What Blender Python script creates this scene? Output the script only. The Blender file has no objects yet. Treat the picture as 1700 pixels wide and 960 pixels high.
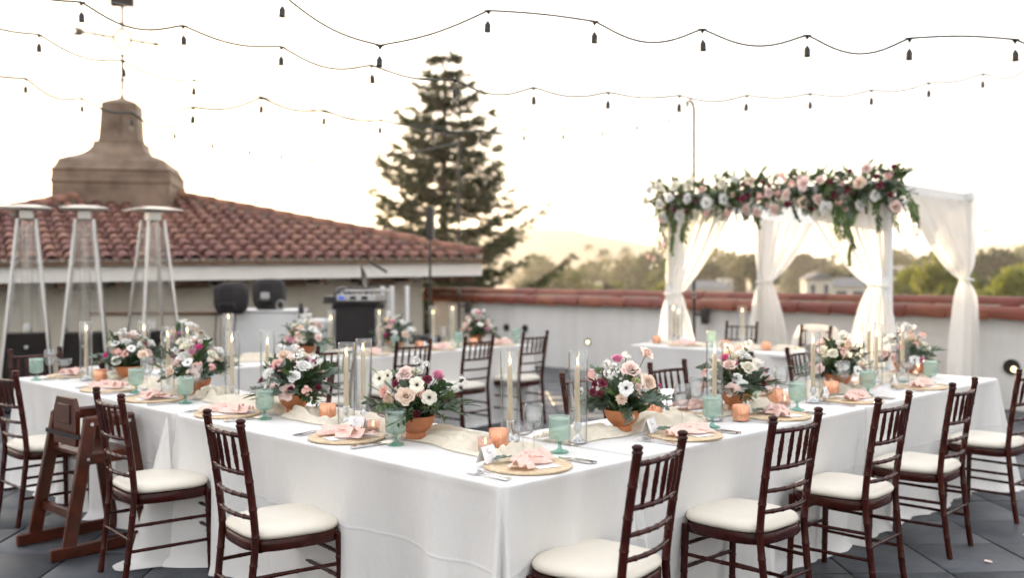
import bpy, math, random
from mathutils import Vector, Matrix, Euler, noise
R2 = math.sqrt(0.5)
PI = math.pi
rad = math.radians
sc = bpy.context.scene
col = sc.collection

# ------------------------------------------------------------------ camera, sky, sun, exposure
cam_d = bpy.data.cameras.new('camera')
cam = bpy.data.objects.new('camera', cam_d)
col.objects.link(cam)
cam.location = (0, 0, 1.5)
cam.rotation_euler = (rad(90), 0, rad(-45))
cam_d.sensor_width = 36.0
cam_d.lens = 34.4
cam_d.shift_y = -0.0165
cam_d.clip_start = 0.05
cam_d.clip_end = 20000
cam_d.dof.use_dof = True
cam_d.dof.focus_distance = 4.1
cam_d.dof.aperture_fstop = 1.5
sc.camera = cam

SUN_EL = rad(6.2)
SUN_AZ = rad(26.0)                      # clockwise from +Y
world = bpy.data.worlds.new('World')
sc.world = world
world.use_nodes = True
wn = world.node_tree.nodes
wl = world.node_tree.links
sky = wn.new('ShaderNodeTexSky')
sky.sky_type = 'NISHITA'
sky.sun_disc = False
sky.sun_elevation = SUN_EL
sky.sun_rotation = SUN_AZ
sky.altitude = 30
sky.air_density = 1.0
sky.dust_density = 1.6
sky.ozone_density = 1.0
# thin bright veil of high cloud over the clear-sky model
veil = wn.new('ShaderNodeMix')
veil.data_type = 'RGBA'
veil.inputs[0].default_value = 0.93
veil.inputs[7].default_value = (1.57, 1.58, 1.65, 1)
wl.new(sky.outputs[0], veil.inputs[6])
wn['Background'].inputs['Strength'].default_value = 0.15
wl.new(veil.outputs[2], wn['Background'].inputs['Color'])

sun_d = bpy.data.lights.new('sun', 'SUN')
sun = bpy.data.objects.new('sun', sun_d)
col.objects.link(sun)
sun_d.energy = 2.8
sun_d.angle = rad(0.5)
sun_d.color = (1.0, 0.74, 0.46)
sun_dir = Vector((math.sin(SUN_AZ) * math.cos(SUN_EL), math.cos(SUN_AZ) * math.cos(SUN_EL), math.sin(SUN_EL)))
sun.rotation_euler = sun_dir.to_track_quat('Z', 'Y').to_euler()
sun.location = sun_dir * 60

sc.view_settings.view_transform = 'Standard'
sc.view_settings.look = 'None'
sc.view_settings.exposure = 2.86
sc.view_settings.gamma = 1.0
sc.view_settings.use_curve_mapping = False
sc.render.engine = 'CYCLES'
sc.cycles.use_denoising = True
sc.cycles.use_adaptive_sampling = True
sc.cycles.adaptive_threshold = 0.03
sc.cycles.max_bounces = 7
sc.cycles.diffuse_bounces = 3
sc.cycles.glossy_bounces = 3
sc.cycles.transmission_bounces = 6
sc.cycles.transparent_max_bounces = 24
sc.cycles.volume_bounces = 1
sc.cycles.caustics_reflective = False
sc.cycles.caustics_refractive = False
sc.cycles.sample_clamp_indirect = 6.0

# ------------------------------------------------------------------ helpers
def C(x, d, z=0.0):
    """lateral / depth in metres seen from the photographer's spot -> world"""
    return Vector(((x + d) * R2, (d - x) * R2, z))


class MB:
    """collects shapes for one mesh"""
    def __init__(s):
        s.v = []
        s.f = []

    def add(s, vs, fs, M=None):
        o = len(s.v)
        s.v += [tuple(M @ Vector(p)) for p in vs] if M is not None else [tuple(p) for p in vs]
        s.f += [tuple(i + o for i in f) for f in fs]
        return s

    def box(s, a, b, M=None, bev=0.0):
        x0, y0, z0 = a
        x1, y1, z1 = b
        if bev <= 0:
            vs = [(x, y, z) for z in (z0, z1) for (x, y) in ((x0, y0), (x1, y0), (x1, y1), (x0, y1))]
            return s.add(vs, [(3, 2, 1, 0), (4, 5, 6, 7), (0, 1, 5, 4), (1, 2, 6, 5), (2, 3, 7, 6), (3, 0, 4, 7)], M)
        e = bev
        rings = []
        for z, i in ((z0, e), (z0 + e, 0), (z1 - e, 0), (z1, e)):
            rings.append([(x0 + i, y0 + e + i * .3, z), (x0 + e + i * .3, y0 + i, z), (x1 - e - i * .3, y0 + i, z), (x1 - i, y0 + e + i * .3, z),
                          (x1 - i, y1 - e - i * .3, z), (x1 - e - i * .3, y1 - i, z), (x0 + e + i * .3, y1 - i, z), (x0 + i, y1 - e - i * .3, z)])
        vs = [p for r in rings for p in r]
        fs = [tuple(range(7, -1, -1)), tuple(range(24, 32))]
        for k in range(3):
            for j in range(8):
                fs.append((k * 8 + j, k * 8 + (j + 1) % 8, k * 8 + 8 + (j + 1) % 8, k * 8 + 8 + j))
        return s.add(vs, fs, M)

    def bar(s, p, q, w, h, bev=0.0, up=(0, 0, 1)):
        """rectangular bar from p to q; w across, h along up"""
        p, q = Vector(p), Vector(q)
        d = (q - p)
        L = d.length
        d.normalize()
        u = Vector(up)
        sd = d.cross(u)
        if sd.length < 1e-4:
            sd = d.cross(Vector((1, 0, 0)))
        sd.normalize()
        u = sd.cross(d)
        M = Matrix((sd, d, u)).transposed().to_4x4()
        M.translation = p
        return s.box((-w / 2, 0, -h / 2), (w / 2, L, h / 2), M, bev)

    def tube(s, pts, r, n=8, caps=True):
        """r: number, list or function of 0..1"""
        pts = [Vector(p) for p in pts]
        m = len(pts)
        acc = [0.0]
        for i in range(1, m):
            acc.append(acc[-1] + (pts[i] - pts[i - 1]).length)
        tot = acc[-1] or 1
        up = None
        vs = []
        for i, p in enumerate(pts):
            t = (pts[min(i + 1, m - 1)] - pts[max(i - 1, 0)])
            t = t.normalized() if t.length > 1e-9 else Vector((0, 0, 1))
            if up is None:
                up = t.orthogonal().normalized()
            else:
                up = (up - t * up.dot(t))
                up = up.normalized() if up.length > 1e-6 else t.orthogonal().normalized()
            b = t.cross(up)
            rr = r(acc[i] / tot) if callable(r) else (r[i] if isinstance(r, (list, tuple)) else r)
            for k in range(n):
                a = 2 * PI * k / n
                vs.append(p + (up * math.cos(a) + b * math.sin(a)) * rr)
        fs = []
        for i in range(m - 1):
            for k in range(n):
                fs.append((i * n + k, i * n + (k + 1) % n, (i + 1) * n + (k + 1) % n, (i + 1) * n + k))
        if caps:
            fs.append(tuple(range(n - 1, -1, -1)))
            fs.append(tuple(range((m - 1) * n, m * n)))
        return s.add(vs, fs)

    def lathe(s, prof, n=24, M=None, ribs=0, ribamp=0.0, squash=1.0, ang=2 * PI):
        vs, fs = [], []
        full = abs(ang - 2 * PI) < 1e-6
        cnt = n if full else n + 1
        for (r, z) in prof:
            for k in range(cnt):
                a = ang * k / n
                rr = r * (1 + (ribamp * math.cos(a * ribs) if ribs else 0))
                vs.append((rr * math.cos(a), rr * math.sin(a) * squash, z))
        for i in range(len(prof) - 1):
            for k in range(n):
                k2 = (k + 1) % cnt
                fs.append((i * cnt + k, i * cnt + k2, (i + 1) * cnt + k2, (i + 1) * cnt + k))
        if full:
            if prof[0][0] > 1e-6:
                pass
        return s.add(vs, fs, M)

    def grid(s, fn, nu, nv, M=None, wrap=False):
        vs, fs = [], []
        for j in range(nv + 1):
            for i in range(nu + (0 if wrap else 1)):
                vs.append(fn(i / nu, j / nv))
        w = nu if wrap else nu + 1
        for j in range(nv):
            for i in range(nu):
                i2 = (i + 1) % w if wrap else i + 1
                fs.append((j * w + i, j * w + i2, (j + 1) * w + i2, (j + 1) * w + i))
        return s.add(vs, fs, M)

    def mesh(s, name, mat=None, smooth=True, angle=None):
        me = bpy.data.meshes.new(name)
        me.from_pydata(s.v, [], s.f)
        if mat is not None:
            me.materials.append(mat)
        if smooth:
            me.polygons.foreach_set('use_smooth', [True] * len(me.polygons))
            if angle is not None:
                me.set_sharp_from_angle(angle=rad(angle))
        me.update()
        return me

    def build(s, name, mat, parent=None, smooth=True, angle=40, loc=None, rot=None, scale=None):
        return inst(name, s.mesh(name, mat, smooth, angle), parent, loc, rot, scale)


def inst(name, me, parent=None, loc=None, rot=None, scale=None, mat=None):
    o = bpy.data.objects.new(name, me)
    col.objects.link(o)
    if parent is not None:
        o.parent = parent
    if loc is not None:
        o.location = loc
    if rot is not None:
        if isinstance(rot, (int, float)):
            o.rotation_euler = (0, 0, rot)
        elif hasattr(rot, 'to_euler'):
            o.rotation_euler = rot.to_euler()
        else:
            o.rotation_euler = rot
    if scale is not None:
        o.scale = (scale,) * 3 if isinstance(scale, (int, float)) else scale
    if mat is not None:
        o.material_slots[0].link = 'OBJECT'
        o.material_slots[0].material = mat
    return o


def tag(o, label=None, cat=None, group=None, kind=None):
    if label:
        o['label'] = label
    if cat:
        o['category'] = cat
    if group:
        o['group'] = group
    if kind:
        o['kind'] = kind
    return o


def thing(name, label, cat, loc=(0, 0, 0), rot=None, group=None, scale=None):
    return tag(inst(name, None, None, loc, rot, scale), label, cat, group)


def copy_tree(o, parent=None):
    c = o.copy()
    col.objects.link(c)
    c.parent = parent
    for ch in list(o.children):
        copy_tree(ch, c)
    return c


# ------------------------------------------------------------------ materials
def newmat(name):
    m = bpy.data.materials.new(name)
    m.use_nodes = True
    nt = m.node_tree
    return m, nt, nt.nodes['Principled BSDF'], nt.nodes['Material Output']


def nz(nt, scale, detail=3, coord='Object', rough=.55, vec=None):
    t = nt.nodes.new('ShaderNodeTexNoise')
    t.inputs['Scale'].default_value = scale
    t.inputs['Detail'].default_value = detail
    t.inputs['Roughness'].default_value = rough
    if vec is None:
        c = nt.nodes.new('ShaderNodeTexCoord')
        vec = c.outputs[coord]
    nt.links.new(vec, t.inputs['Vector'])
    return t.outputs['Fac']


def ramp(nt, fac, stops):
    r = nt.nodes.new('ShaderNodeValToRGB')
    nt.links.new(fac, r.inputs[0])
    e = r.color_ramp.elements
    while len(e) < len(stops):
        e.new(.5)
    for k, (p, c) in enumerate(stops):
        e[k].position = p
        e[k].color = (*c[:3], 1)
    return r.outputs[0]


def math_(nt, op, a, b=None):
    n = nt.nodes.new('ShaderNodeMath')
    n.operation = op
    for k, x in enumerate((a, b)):
        if x is None:
            continue
        if isinstance(x, (int, float)):
            n.inputs[k].default_value = x
        else:
            nt.links.new(x, n.inputs[k])
    return n.outputs[0]


def bump(nt, h, strength=.3, dist=.01, prev=None):
    b = nt.nodes.new('ShaderNodeBump')
    b.inputs['Strength'].default_value = strength
    b.inputs['Distance'].default_value = dist
    nt.links.new(h, b.inputs['Height'])
    if prev is not None:
        nt.links.new(prev, b.inputs['Normal'])
    return b.outputs[0]


def pm(name, c, rough=.5, metal=0.0, var=.0, vs=6.0, bmp=0.0, bs=80.0, bd=.004, coat=0.0, c2=None, rnd=0.0, transl=0.0, spec=.5, sheen=0.0, rvar=0.0, coord='Object'):
    """principled; var: noise brightness variation, c2: second colour, rnd: per-object value jitter, transl: translucent share"""
    m, nt, b, out = newmat(name)
    b.inputs['Roughness'].default_value = rough
    b.inputs['Metallic'].default_value = metal
    b.inputs['Coat Weight'].default_value = coat
    b.inputs['Coat Roughness'].default_value = .15
    b.inputs['Specular IOR Level'].default_value = spec
    b.inputs['Sheen Weight'].default_value = sheen
    colo = None
    if var > 0 or c2 is not None:
        ca = tuple(x * (1 - var) for x in c)
        cb = tuple(min(1, x * (1 + var)) for x in (c2 or c))
        colo = ramp(nt, nz(nt, vs, 4, coord), [(.32, ca), (.68, cb)])
    if rnd > 0:
        oi = nt.nodes.new('ShaderNodeObjectInfo')
        h = nt.nodes.new('ShaderNodeHueSaturation')
        h.inputs['Color'].default_value = (*c, 1)
        if colo is not None:
            nt.links.new(colo, h.inputs['Color'])
        v = math_(nt, 'ADD', math_(nt, 'MULTIPLY', oi.outputs['Random'], 2 * rnd), 1 - rnd)
        nt.links.new(v, h.inputs['Value'])
        hu = math_(nt, 'ADD', math_(nt, 'MULTIPLY', oi.outputs['Random'], .03 * min(1, rnd * 4)), .5 - .015 * min(1, rnd * 4))
        nt.links.new(hu, h.inputs['Hue'])
        colo = h.outputs[0]
    if colo is not None:
        nt.links.new(colo, b.inputs['Base Color'])
    else:
        b.inputs['Base Color'].default_value = (*c, 1)
    if rvar > 0:
        rr = math_(nt, 'ADD', math_(nt, 'MULTIPLY', nz(nt, vs * 1.7, 3, coord), rvar), rough - rvar / 2)
        nt.links.new(rr, b.inputs['Roughness'])
    if bmp > 0:
        nt.links.new(bump(nt, nz(nt, bs, 3, coord), bmp, bd), b.inputs['Normal'])
    if transl > 0:
        tr = nt.nodes.new('ShaderNodeBsdfTranslucent')
        if colo is not None:
            nt.links.new(colo, tr.inputs['Color'])
        else:
            tr.inputs['Color'].default_value = (*c, 1)
        mx = nt.nodes.new('ShaderNodeMixShader')
        mx.inputs[0].default_value = transl
        nt.links.new(b.outputs[0], mx.inputs[1])
        nt.links.new(tr.outputs[0], mx.inputs[2])
        nt.links.new(mx.outputs[0], out.inputs[0])
    return m


def glassy(name, tint, rough=.02, trans=.9, milky=0.0, milkcol=(1, 1, 1), ior=1.5, edge=.55, pw=5.0):
    """thin-walled glass: clear sheet with fresnel gloss, optional milky share"""
    m, nt, b, out = newmat(name)
    nt.nodes.remove(b)
    t = nt.nodes.new('ShaderNodeBsdfTransparent')
    t.inputs[0].default_value = (*tint, 1)
    lw = nt.nodes.new('ShaderNodeLayerWeight')           # longer way through the glass towards the rim
    lw.inputs[0].default_value = .5
    fac = math_(nt, 'POWER', lw.outputs['Facing'], pw)
    tcol = ramp(nt, fac, [(0.0, tint), (1.0, tuple(x * edge for x in tint))])
    nt.links.new(tcol, t.inputs[0])
    g = nt.nodes.new('ShaderNodeBsdfGlossy')
    g.inputs['Roughness'].default_value = rough
    g.inputs['Color'].default_value = (.95, .95, .95, 1)
    fr = nt.nodes.new('ShaderNodeFresnel')
    gm = nt.nodes.new('ShaderNodeNewGeometry')        # same reflectance from either side of the sheet
    iv = math_(nt, 'ADD', math_(nt, 'MULTIPLY', gm.outputs['Backfacing'], 1 / ior - ior), ior)
    nt.links.new(iv, fr.inputs[0])
    cur = t.outputs[0]
    if milky > 0:
        d = nt.nodes.new('ShaderNodeBsdfDiffuse')
        d.inputs[0].default_value = (*milkcol, 1)
        tl = nt.nodes.new('ShaderNodeBsdfTranslucent')
        tl.inputs[0].default_value = (*milkcol, 1)
        a = nt.nodes.new('ShaderNodeMixShader')
        a.inputs[0].default_value = .6
        nt.links.new(d.outputs[0], a.inputs[1])
        nt.links.new(tl.outputs[0], a.inputs[2])
        k = nt.nodes.new('ShaderNodeMixShader')
        k.inputs[0].default_value = milky
        nt.links.new(cur, k.inputs[1])
        nt.links.new(a.outputs[0], k.inputs[2])
        cur = k.outputs[0]
    mx = nt.nodes.new('ShaderNodeMixShader')
    nt.links.new(fr.outputs[0], mx.inputs[0])
    nt.links.new(cur, mx.inputs[1])
    nt.links.new(g.outputs[0], mx.inputs[2])
    nt.links.new(mx.outputs[0], out.inputs[0])
    return m


def emis(name, c, s):
    m, nt, b, out = newmat(name)
    b.inputs['Base Color'].default_value = (*c, 1)
    b.inputs['Emission Color'].default_value = (*c, 1)
    b.inputs['Emission Strength'].default_value = s
    return m


def cloth_mat():
    m, nt, b, out = newmat('white tablecloth linen')
    b.inputs['Roughness'].default_value = .75
    b.inputs['Sheen Weight'].default_value = .15
    b.inputs['Base Color'].default_value = (.80, .79, .77, 1)
    tc = nt.nodes.new('ShaderNodeTexCoord')
    sx = nt.nodes.new('ShaderNodeSeparateXYZ')
    nt.links.new(tc.outputs['Object'], sx.inputs[0])

    def line(v, c, w):      # thin ridge where v == c
        dd = math_(nt, 'DIVIDE', math_(nt, 'SUBTRACT', v, c), w)
        return math_(nt, 'POWER', 2.718, math_(nt, 'MULTIPLY', math_(nt, 'MULTIPLY', dd, dd), -1.0))
    wob = math_(nt, 'MULTIPLY', nz(nt, 1.6, 2), .02)
    zz = math_(nt, 'ADD', sx.outputs['Z'], wob)
    h1 = line(zz, .455, .006)
    xy = math_(nt, 'ADD', math_(nt, 'ADD', sx.outputs['X'], sx.outputs['Y']), math_(nt, 'MULTIPLY', wob, .5))
    fr = math_(nt, 'FRACT', math_(nt, 'DIVIDE', xy, .61))
    h2 = line(fr, .37, .010)
    h = math_(nt, 'ADD', h1, math_(nt, 'MULTIPLY', h2, .8))
    b1 = bump(nt, h, .30, .005)
    mp = nt.nodes.new('ShaderNodeMapping')
    mp.inputs['Scale'].default_value = (1, 1, .35)
    nt.links.new(tc.outputs['Object'], mp.inputs[0])
    b2 = bump(nt, nz(nt, 7.0, 5, vec=mp.outputs[0], rough=.58), .5, .025, b1)
    b3 = bump(nt, nz(nt, 900.0, 1), .08, .002, b2)
    nt.links.new(b3, b.inputs['Normal'])
    tr = nt.nodes.new('ShaderNodeBsdfTranslucent')
    tr.inputs[0].default_value = (.8, .78, .74, 1)
    mx = nt.nodes.new('ShaderNodeMixShader')
    mx.inputs[0].default_value = .12
    nt.links.new(b.outputs[0], mx.inputs[1])
    nt.links.new(tr.outputs[0], mx.inputs[2])
    nt.links.new(mx.outputs[0], out.inputs[0])
    return m


def paver_mat():
    m, nt, b, out = newmat('slate paver')
    oi = nt.nodes.new('ShaderNodeObjectInfo')
    geo = nt.nodes.new('ShaderNodeNewGeometry')
    n1 = nz(nt, 1.6, 5, vec=geo.outputs['Position'])
    n2 = nz(nt, 14, 4, vec=geo.outputs['Position'])
    c1 = ramp(nt, math_(nt, 'ADD', math_(nt, 'MULTIPLY', n1, .65), math_(nt, 'MULTIPLY', n2, .35)), [(.30, (.026, .031, .038)), (.52, (.050, .057, .067)), (.70, (.085, .093, .103))])
    h = nt.nodes.new('ShaderNodeHueSaturation')
    nt.links.new(c1, h.inputs['Color'])
    nt.links.new(math_(nt, 'ADD', math_(nt, 'MULTIPLY', oi.outputs['Random'], .3), .85), h.inputs['Value'])
    nt.links.new(h.outputs[0], b.inputs['Base Color'])
    nt.links.new(math_(nt, 'ADD', math_(nt, 'MULTIPLY', n1, .4), .33), b.inputs['Roughness'])
    b1 = bump(nt, nz(nt, 7, 6, vec=geo.outputs['Position'], rough=.65), .35, .012)
    b2 = bump(nt, nz(nt, 160, 3, vec=geo.outputs['Position']), .25, .002, b1)
    nt.links.new(b2, b.inputs['Normal'])
    return m


def stucco_mat(name, c, c2, scale=1.2):
    m, nt, b, out = newmat(name)
    geo = nt.nodes.new('ShaderNodeNewGeometry')
    cc = ramp(nt, nz(nt, scale, 6, vec=geo.outputs['Position'], rough=.62), [(.3, c2), (.65, c)])
    mp = nt.nodes.new('ShaderNodeMapping')               # rain streaks and patched plaster
    mp.inputs['Scale'].default_value = (2.6, 2.6, .35)
    nt.links.new(geo.outputs['Position'], mp.inputs[0])
    st = ramp(nt, nz(nt, 1.3, 6, vec=mp.outputs[0], rough=.7), [(.36, (.80, .78, .74)), (.56, (1, 1, 1))])
    ml = nt.nodes.new('ShaderNodeMix')
    ml.data_type = 'RGBA'
    ml.blend_type = 'MULTIPLY'
    ml.inputs[0].default_value = .45
    nt.links.new(cc, ml.inputs[6])
    nt.links.new(st, ml.inputs[7])
    nt.links.new(ml.outputs[2], b.inputs['Base Color'])
    b.inputs['Roughness'].default_value = .85
    b1 = bump(nt, nz(nt, 45, 4, vec=geo.outputs['Position']), .3, .006)
    nt.links.new(bump(nt, nz(nt, 4, 3, vec=geo.outputs['Position']), .3, .03, b1), b.inputs['Normal'])
    return m


M = dict(
    paver=paver_mat(),
    joint=pm('dark paver joint', (.016, .016, .017), .9, var=.3, vs=20, bmp=.3),
    stucco=stucco_mat('white stucco', (.78, .77, .75), (.70, .69, .67)),
    stucco_b=stucco_mat('cream stucco', (.60, .55, .46), (.53, .48, .40)),
    cloth=cloth_mat(),
    cloth_w=pm('white cloth', (.80, .79, .77), .75, bmp=.3, bs=30, bd=.01, transl=.15),
    wood=pm('dark mahogany lacquer', (.036, .0058, .0040), .20, var=.35, vs=14, spec=.22, rvar=.12, rnd=.1, bmp=.05, bs=60),
    wood_hc=pm('brown stained high chair wood', (.058, .0115, .0040), .30, var=.40, vs=9, spec=.4, bmp=.08, bs=50),
    cushion=pm('ivory vinyl cushion', (.76, .71, .61), .42, var=.04, vs=5, bmp=.06, bs=30, bd=.01, rnd=.03),
    steel=pm('polished cutlery steel', (.72, .72, .73), .16, 1.0, rvar=.1),
    chrome=pm('brushed silver tube', (.46, .45, .43), .34, 1.0, rvar=.15),
    black=pm('black powder coat', (.013, .012, .012), .45, var=.2, vs=10),
    brownblack=pm('dark brown heater panel', (.012, .009, .008), .6, var=.2, vs=4, spec=.15),
    blackcloth=pm('black fabric', (.014, .012, .013), .85, bmp=.3, bs=200),
    bulbglass=glassy('clear bulb glass', (.95, .93, .90), .03, edge=.3),
    glass=glassy('clear glass', (.975, .985, .985), .015, edge=.30, ior=1.6, pw=3.2),
    wineglass=glassy('clear stemware glass', (.97, .98, .98), .02, edge=.12, ior=1.75, pw=2.4),
    goblet=glassy('frosted green glass', (.925, .975, .955), .16, milky=.30, milkcol=(.58, .73, .66), edge=.55),
    goblet_stem=glassy('green glass stem', (.62, .84, .77), .06, milky=.16, milkcol=(.20, .46, .40), edge=.5),
    copper=pm('rose copper ribbed glass', (.80, .40, .25), .18, .7, var=.15, vs=30, rvar=.1),
    pinkglass=glassy('pale pink votive glass', (.95, .86, .83), .12, milky=.3, milkcol=(.85, .66, .60), edge=.7),
    terracotta=pm('terracotta pot', (.52, .20, .085), .78, var=.14, vs=14, bmp=.12, bs=60, rnd=.08),
    taper=pm('ivory candle wax', (.72, .60, .42), .45, transl=.2, rnd=.05),
    wax=pm('white wax', (.8, .74, .64), .5, transl=.3),
    flame=emis('candle flame', (1.0, .60, .22), 2.0),
    flame_s=emis('tea light flame', (1.0, .52, .2), 1.6),
    gauze=pm('ivory cheesecloth', (.88, .81, .68), .9, var=.06, vs=30, bmp=.5, bs=260, bd=.002, transl=.3),
    napkin=pm('dusty pink linen', (.88, .63, .56), .85, var=.06, vs=40, bmp=.35, bs=420, bd=.002, transl=.15, rnd=.06),
    paper=pm('white card', (.80, .80, .80), .6),
    ink=pm('grey ink', (.34, .34, .37), .7),
    rattan=pm('woven rattan', (.68, .53, .35), .7, var=.22, vs=60, bmp=.5, bs=180, bd=.003),
    drape=pm('sheer ivory drape', (.95, .93, .89), .85, transl=.55, bmp=.15, bs=300),
    white_paint=pm('white painted wood', (.74, .74, .73), .5, var=.03, vs=5, bmp=.05, bs=30),
    fascia=pm('cream painted fascia', (.72, .69, .64), .6, var=.05, vs=3),
    rafter=pm('brown rafter wood', (.11, .060, .030), .7, var=.25, vs=6),
    tile=pm('red clay roof tile', (.135, .050, .036), .75, var=.32, vs=5, c2=(.19, .080, .058), rnd=.30, bmp=.2, bs=60),
    tile_w=pm('glazed red coping tile', (.165, .036, .016), .55, var=.18, vs=6, rnd=.16, bmp=.1, bs=40),
    mortar=pm('pale mortar', (.42, .37, .31), .9, var=.2, vs=9, bmp=.3),
    copper_old=pm('weathered brown copper', (.12, .070, .040), .6, .1, var=.3, vs=1.8, c2=(.19, .135, .095), bmp=.1, bs=12),
    iron=pm('dark iron', (.03, .027, .025), .5, .6),
    cable=pm('black green cable', (.012, .022, .018), .5),
    wire=pm('galvanised wire', (.32, .31, .30), .4, .8),
    bark=pm('bark', (.075, .052, .035), .9, var=.4, vs=8, bmp=.6, bs=20, bd=.03),
    conifer=pm('conifer needles', (.040, .055, .018), .7, var=.4, vs=.8, transl=.45),
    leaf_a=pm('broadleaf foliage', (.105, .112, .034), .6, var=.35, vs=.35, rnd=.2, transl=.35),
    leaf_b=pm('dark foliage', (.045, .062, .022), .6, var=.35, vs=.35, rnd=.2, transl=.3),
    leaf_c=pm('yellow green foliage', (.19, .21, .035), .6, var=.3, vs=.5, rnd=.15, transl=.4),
    hill=pm('hill scrub', (.075, .075, .042), .95, var=.4, vs=.02, coord='Object'),
    ground=pm('dry ground', (.12, .11, .07), .95, var=.3, vs=.05),
    euc=pm('eucalyptus leaf', (.140, .195, .150), .6, var=.15, vs=20, rnd=.18, transl=.15),
    ruscus=pm('ruscus leaf', (.034, .075, .026), .35, var=.25, vs=20, rnd=.2, transl=.15),
    greenery=pm('fresh greenery', (.10, .165, .050), .5, var=.2, vs=20, rnd=.2, transl=.35),
    stem=pm('green stem', (.10, .16, .05), .6),
    centre=pm('dark flower centre', (.02, .008, .012), .7),
    screen=pm('dark screen', (.01, .01, .012), .15),
    silver=pm('silver plastic', (.42, .42, .43), .35, .6),
    bluelcd=emis('blue display', (.05, .10, .5), .06),
    warmlens=emis('warm lamp lens', (1.0, .80, .42), .55),
    brass=pm('brass ring', (.45, .30, .10), .35, 1.0),
    roof_grey=pm('grey shingle', (.16, .16, .165), .8, var=.2, vs=2),
    win=pm('window pane', (.05, .06, .07), .1),
)
PET = {}
for k, c in dict(cream=(.90, .87, .74), white=(.90, .90, .87), blush=(.93, .73, .67), peach=(.93, .75, .61), pink=(.82, .36, .52), hot=(.74, .09, .32),
                 wine=(.20, .006, .040), coral=(.88, .54, .48), lime=(.44, .56, .20)).items():
    PET[k] = pm(k + ' petal', c, .6, var=.06, vs=25, transl=.25, rnd=.07, sheen=.1)
# ------------------------------------------------------------------ the setting: terrain, hills
rng = random.Random(7)

def terrain():
    g = MB()
    g.grid(lambda u, v: ((u - .5) * 30000, (v - .5) * 30000, -9.0), 8, 8)
    tag(g.build('ground', M['ground']), kind='structure')
    # two ridges across the view
    for k, (d0, wid, hgt, sd) in enumerate(((1350, 3400, .58, 3.1), (1900, 4600, .80, 8.7))):
        h = MB()

        def f(u, v, d0=d0, wid=wid, hgt=hgt, sd=sd):
            x = (u - .5) * wid
            y = d0 + (v - .5) * 700
            prof = 70 + 26 * math.sin(x / 250 + sd) + 17 * math.sin(x / 100 + sd * 2) + 46 * math.exp(-((x - 10) / 160) ** 2)
            z = -9.2 + prof * hgt * math.sin(PI * v) ** 1.3
            z += 9 * noise.noise(Vector((x / 120, y / 120, sd))) * math.sin(PI * v) + 3.5 * noise.noise(Vector((x / 30, y / 30, sd)))
            return C(x, y, z)
        h.grid(f, 160, 24)
        tag(h.build('hill', M['hill']), kind='structure')


terrain()


# ------------------------------------------------------------------ roof terrace floor, pavers
def floor():
    b = MB()
    # solid block of the building the terrace lies on, plan in world axes
    b.box((-6, -6, -9), (11.60, 22, -.012))
    fl = b.build('terrace_floor', M['joint'], smooth=False)
    tag(fl, kind='structure')
    P = .50
    ang = rad(-45 + 2.0)
    me = MB().box((-P / 2 + .005, -P / 2 + .005, -.012), (P / 2 - .005, P / 2 - .005, .0), bev=.0035).mesh('paver', M['paver'])
    rest = MB()
    R = Matrix.Rotation(ang, 3, 'Z')
    cand = []
    for i in range(-40, 60):
        for j in range(-10, 60):
            p = R @ Vector((i * P + .1, j * P + .05, 0))
            if not (-4 < p.x < 11.15 and -4 < p.y < 15.5):
                continue
            x, d = (p.x - p.y) * R2, (p.x + p.y) * R2
            if d < 1.0:
                continue
            px, py = 850 + 1624 * x / d, 452 + 1624 * 1.5 / d
            hid = (2.5 < p.x < 3.0 and 2.5 < p.y < 7.2) or (2.6 < p.x < 7.0 and 2.5 < p.y < 3.1) or (3.3 < p.x < 7 and 7 < p.y < 7.5)
            vis = -60 < px < 1760 and py < 1010 and not hid
            # behind the table rows only slivers of floor show
            front = p.x < 2.5 or p.y < 2.5
            cand.append((0 if vis and front else 1 if vis else 2, d, i, j, p))
    cand.sort(key=lambda c: c[:2])
    for k, (q, d, i, j, p) in enumerate(cand):
        dz = rng.uniform(-.0015, .0015)
        tl = (rng.uniform(-.003, .003), rng.uniform(-.003, .003), ang)
        if k < 295 and q < 2:
            inst('paver', me, fl, (p.x, p.y, dz), tl)
        else:
            rest.box((-P / 2 + .005, -P / 2 + .005, -.010), (P / 2 - .005, P / 2 - .005, dz), Matrix.Translation(p) @ Matrix.Rotation(ang, 4, 'Z'))
    tag(rest.build('paver_field', M['paver'], fl, smooth=False), kind='stuff')
    # a few fallen petals
    pm_ = MB().grid(lambda u, v: ((u - .5) * .045 * math.sin(PI * (v * .8 + .1)), (v - .5) * .05, .006 * (2 * u - 1) ** 2 + .002 + .004 * v), 4, 4).mesh('fallen_petal', PET['blush'])
    for k, ((x, y), wh) in enumerate((((2.02, 4.58), 'beside the trailing cloth on the left'), ((5.98, 1.86), 'between the chairs on the right'), ((6.28, 1.60), 'at the right edge'), ((5.30, 1.83), 'under the right chairs'))):
        tag(inst('fallen_petal', pm_, None, (x, y, .002), (0, 0, k * 2.1), .8), 'small pale petal fallen on the paving ' + wh, 'petal')


floor()

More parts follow.
